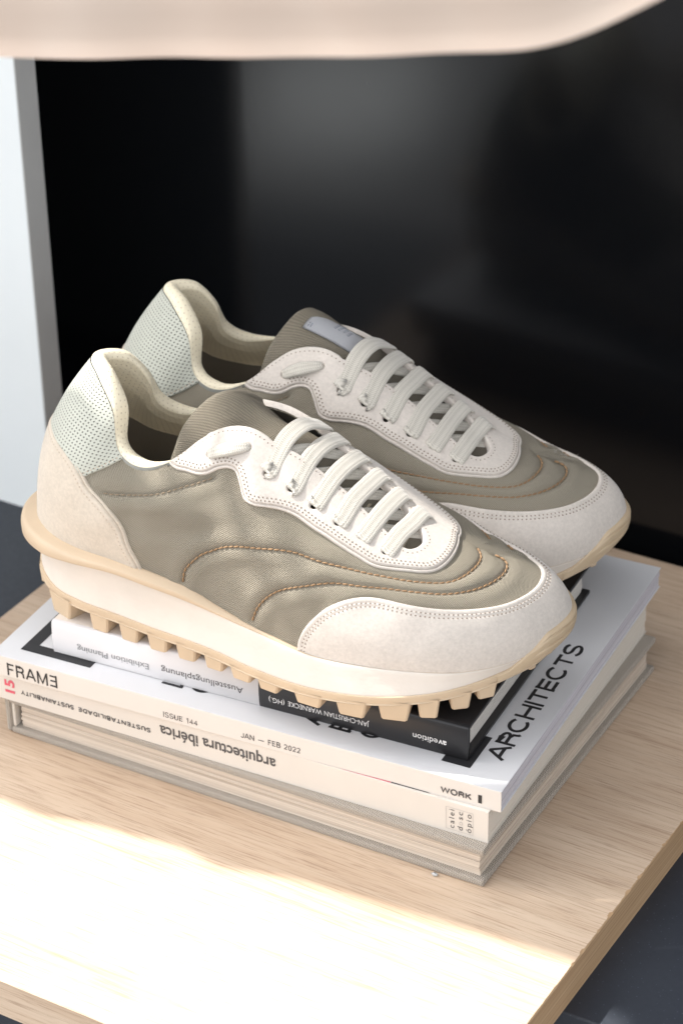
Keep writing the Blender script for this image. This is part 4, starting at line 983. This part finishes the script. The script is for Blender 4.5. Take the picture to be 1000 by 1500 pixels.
# cloth added out of view to the left to shape the sun: its wavy front edge throws the shadow across the board, and an open
# netting window in it lets thinned sunlight fall on the front shoe
M['sun_blocker'] = plain('sun_blocker_cloth', (.62, .58, .52), .9, .05, 20)
def sun_blocker():
    x0 = -900.; hx, hy, hz = math.cos(SUN_EL)*math.cos(SUN_AZ), math.cos(SUN_EL)*math.sin(SUN_AZ), math.sin(SUN_EL)
    kx, kz = -hy/hx, -hz/hx                      # per mm of x: shift in y and z along the ray
    root = empty('side_sun_blocker', (x0*MM, .2, .25), 0, label='added cloth out of view left of the board, with a net window, shaping sun and shade', cat='sun_blocker')
    sh = kx/kz
    def edge(z):
        x = x0+z/kz
        yb = np.interp(x, [-900, -430, -321, -297, -260, -232, -212, -189, -154, -124, -72, -3, 8, 20, 40, 200], [80, 103, 115, 113.5, 122, 125, 127.5, 123, 133, 136, 141, 146, 147, 124, 108, 100])
        return yb+kx*(x-x0)
    zs = np.linspace(30, 1900, 330)
    def band(name, f0, f1, z0, z1, ny, amp, off=0.):
        zz = zs[(zs > z0+.01) & (zs < z1-.01)]; zz = np.concatenate([[z0], zz, [z1]]); G = np.zeros((ny, len(zz), 3))
        for j, z in enumerate(zz):
            a, b = f0(z), f1(z)
            for i, t in enumerate(np.linspace(0, 1, ny)):
                y = a+(b-a)*t; G[i, j] = (x0+amp*math.sin((y-330)*.02+z*.002), y, z)
        o = grid(name, G-np.array([x0, 200, 250]), M['sun_blocker'], root); m = o.modifiers.new('thickness', 'SOLIDIFY'); m.thickness = .0012; return o
    WY = (0., 1.); WZ = (800., 1050.); NQ = 10
    L0 = lambda z: max(float(np.interp(z, [800, 850, 885, 930, 962, 972, 985, 1003, 1020], [228, 212, 186, 184, 185, 190, 197, 206, 216]))+sh*z, edge(z)+2)
    L1 = lambda z: float(np.interp(z, [770, 900, 1000, 1060], [246, 250, 264, 278]))+sh*z; far_ = lambda z: 2300.
    band('cloth', edge, L0, 30, 1900, 6, 0); band('cloth', L1, far_, 30, 1900, 120, 14)
    band('cloth', L0, L1, 30, WZ[0], 8, 0); band('cloth', L0, L1, WZ[1], 1900, 8, 0)
    V = []; Fs = []; w = NETW/2
    def q(*pts):
        k = len(V); V.extend([(x, y-200, z-250) for x, y, z in pts]); Fs.append(tuple(range(k, k+4)))
    zk = np.linspace(WZ[0], WZ[1], 24)
    for s in np.arange(0, 1, .085):
        for za, zb in zip(zk[:-1], zk[1:]):
            ya, yb = L0(za)+(L1(za)-L0(za))*s, L0(zb)+(L1(zb)-L0(zb))*s; q((0, ya-w, za), (0, ya+w, za), (0, yb+w, zb), (0, yb-w, zb))
    for z in np.arange(WZ[0]+2.5, WZ[1], 5.0): q((.9, L0(z), z-w), (.9, L1(z), z-w), (.9, L1(z), z+w), (.9, L0(z), z+w))
    for z, hw in ((896, 4.5), (929, 6.5), (955, 4.)):      # straps added across the window to break the sun into dapples
        ya, yb = L0(z), L1(z); q((1.8, ya, z-hw-(yb-ya)*.25), (1.8, yb, z-hw+(yb-ya)*.25), (1.8, yb, z+hw+(yb-ya)*.25), (1.8, ya, z+hw-(yb-ya)*.25))
    o = mesh('netting', V, Fs, M['sun_blocker'], root, smooth=False); m = o.modifiers.new('thickness', 'SOLIDIFY'); m.thickness = .0006  # added net, thins the sun that reaches the front shoe
NETW = .45
sun_blocker()
C4 = [(-1884, -1764), (-1625, -1353), (-1398, -1475), (-1611, -1908)]  # unseen pale block, added for the bright patch mirrored in the back panel
V = [(x, y, z) for z in (-750, -705) for x, y in C4]
o = mesh('reflection_block', V, [(4, 7, 6, 5) if False else (4, 5, 6, 7), (0, 1, 5, 4), (1, 2, 6, 5), (2, 3, 7, 6), (3, 0, 4, 7)], M['white_board'], None, smooth=False)
tag(o, 'pale block added behind the viewer to give the black panel its bright reflection', 'reflection block')
# lint on the toe of the rear shoe, and a crumb by the linen book
V = []; Fs = []; rg = np.random.default_rng(11)
for k in range(16):
    u = rg.normal(1.3, .5); p, _ = (upper(np.array(u), np.array(.80+rg.normal()*.03)), 0); d = rg.normal(size=3); d[2] = abs(d[2])+.4; d /= np.linalg.norm(d); c_ = rg.normal(size=3)*.8
    L = [p+d*t*rg.uniform(1.5, 4)+c_*t*t*1.4+[0, 0, 1.0] for t in np.linspace(0, 1, 6)]
    v, f, _ = tube(L, .05, 3); k0 = len(V); V += list(v); Fs += [tuple(i+k0 for i in q_) for q_ in f]
lint = mesh('lint', V, Fs, M['lace'], far); lint['kind'] = 'stuff'
bm_ = []; 
V = []; Fs = []
for i in range(5):
    for j in range(8):
        th, ph = math.pi*(i+.5)/5, 2*math.pi*j/8; r = 1+.25*math.sin(3*ph+i*2)
        V.append((1.9*r*math.sin(th)*math.cos(ph), 1.2*r*math.sin(th)*math.sin(ph), .9+.9*r*math.cos(th)))
Fs = [(i*8+j, i*8+(j+1) % 8, (i+1)*8+(j+1) % 8, (i+1)*8+j) for i in range(4) for j in range(8)]+[tuple(range(8)), tuple(range(39, 31, -1))]
cr_ = mesh('pebble', np.array(V), Fs, M['board_edge'], None); cr_.location = (-.0905, .1722, .0); tag(cr_, 'small grey crumb on the oak board at the foot of the linen book', 'crumb')
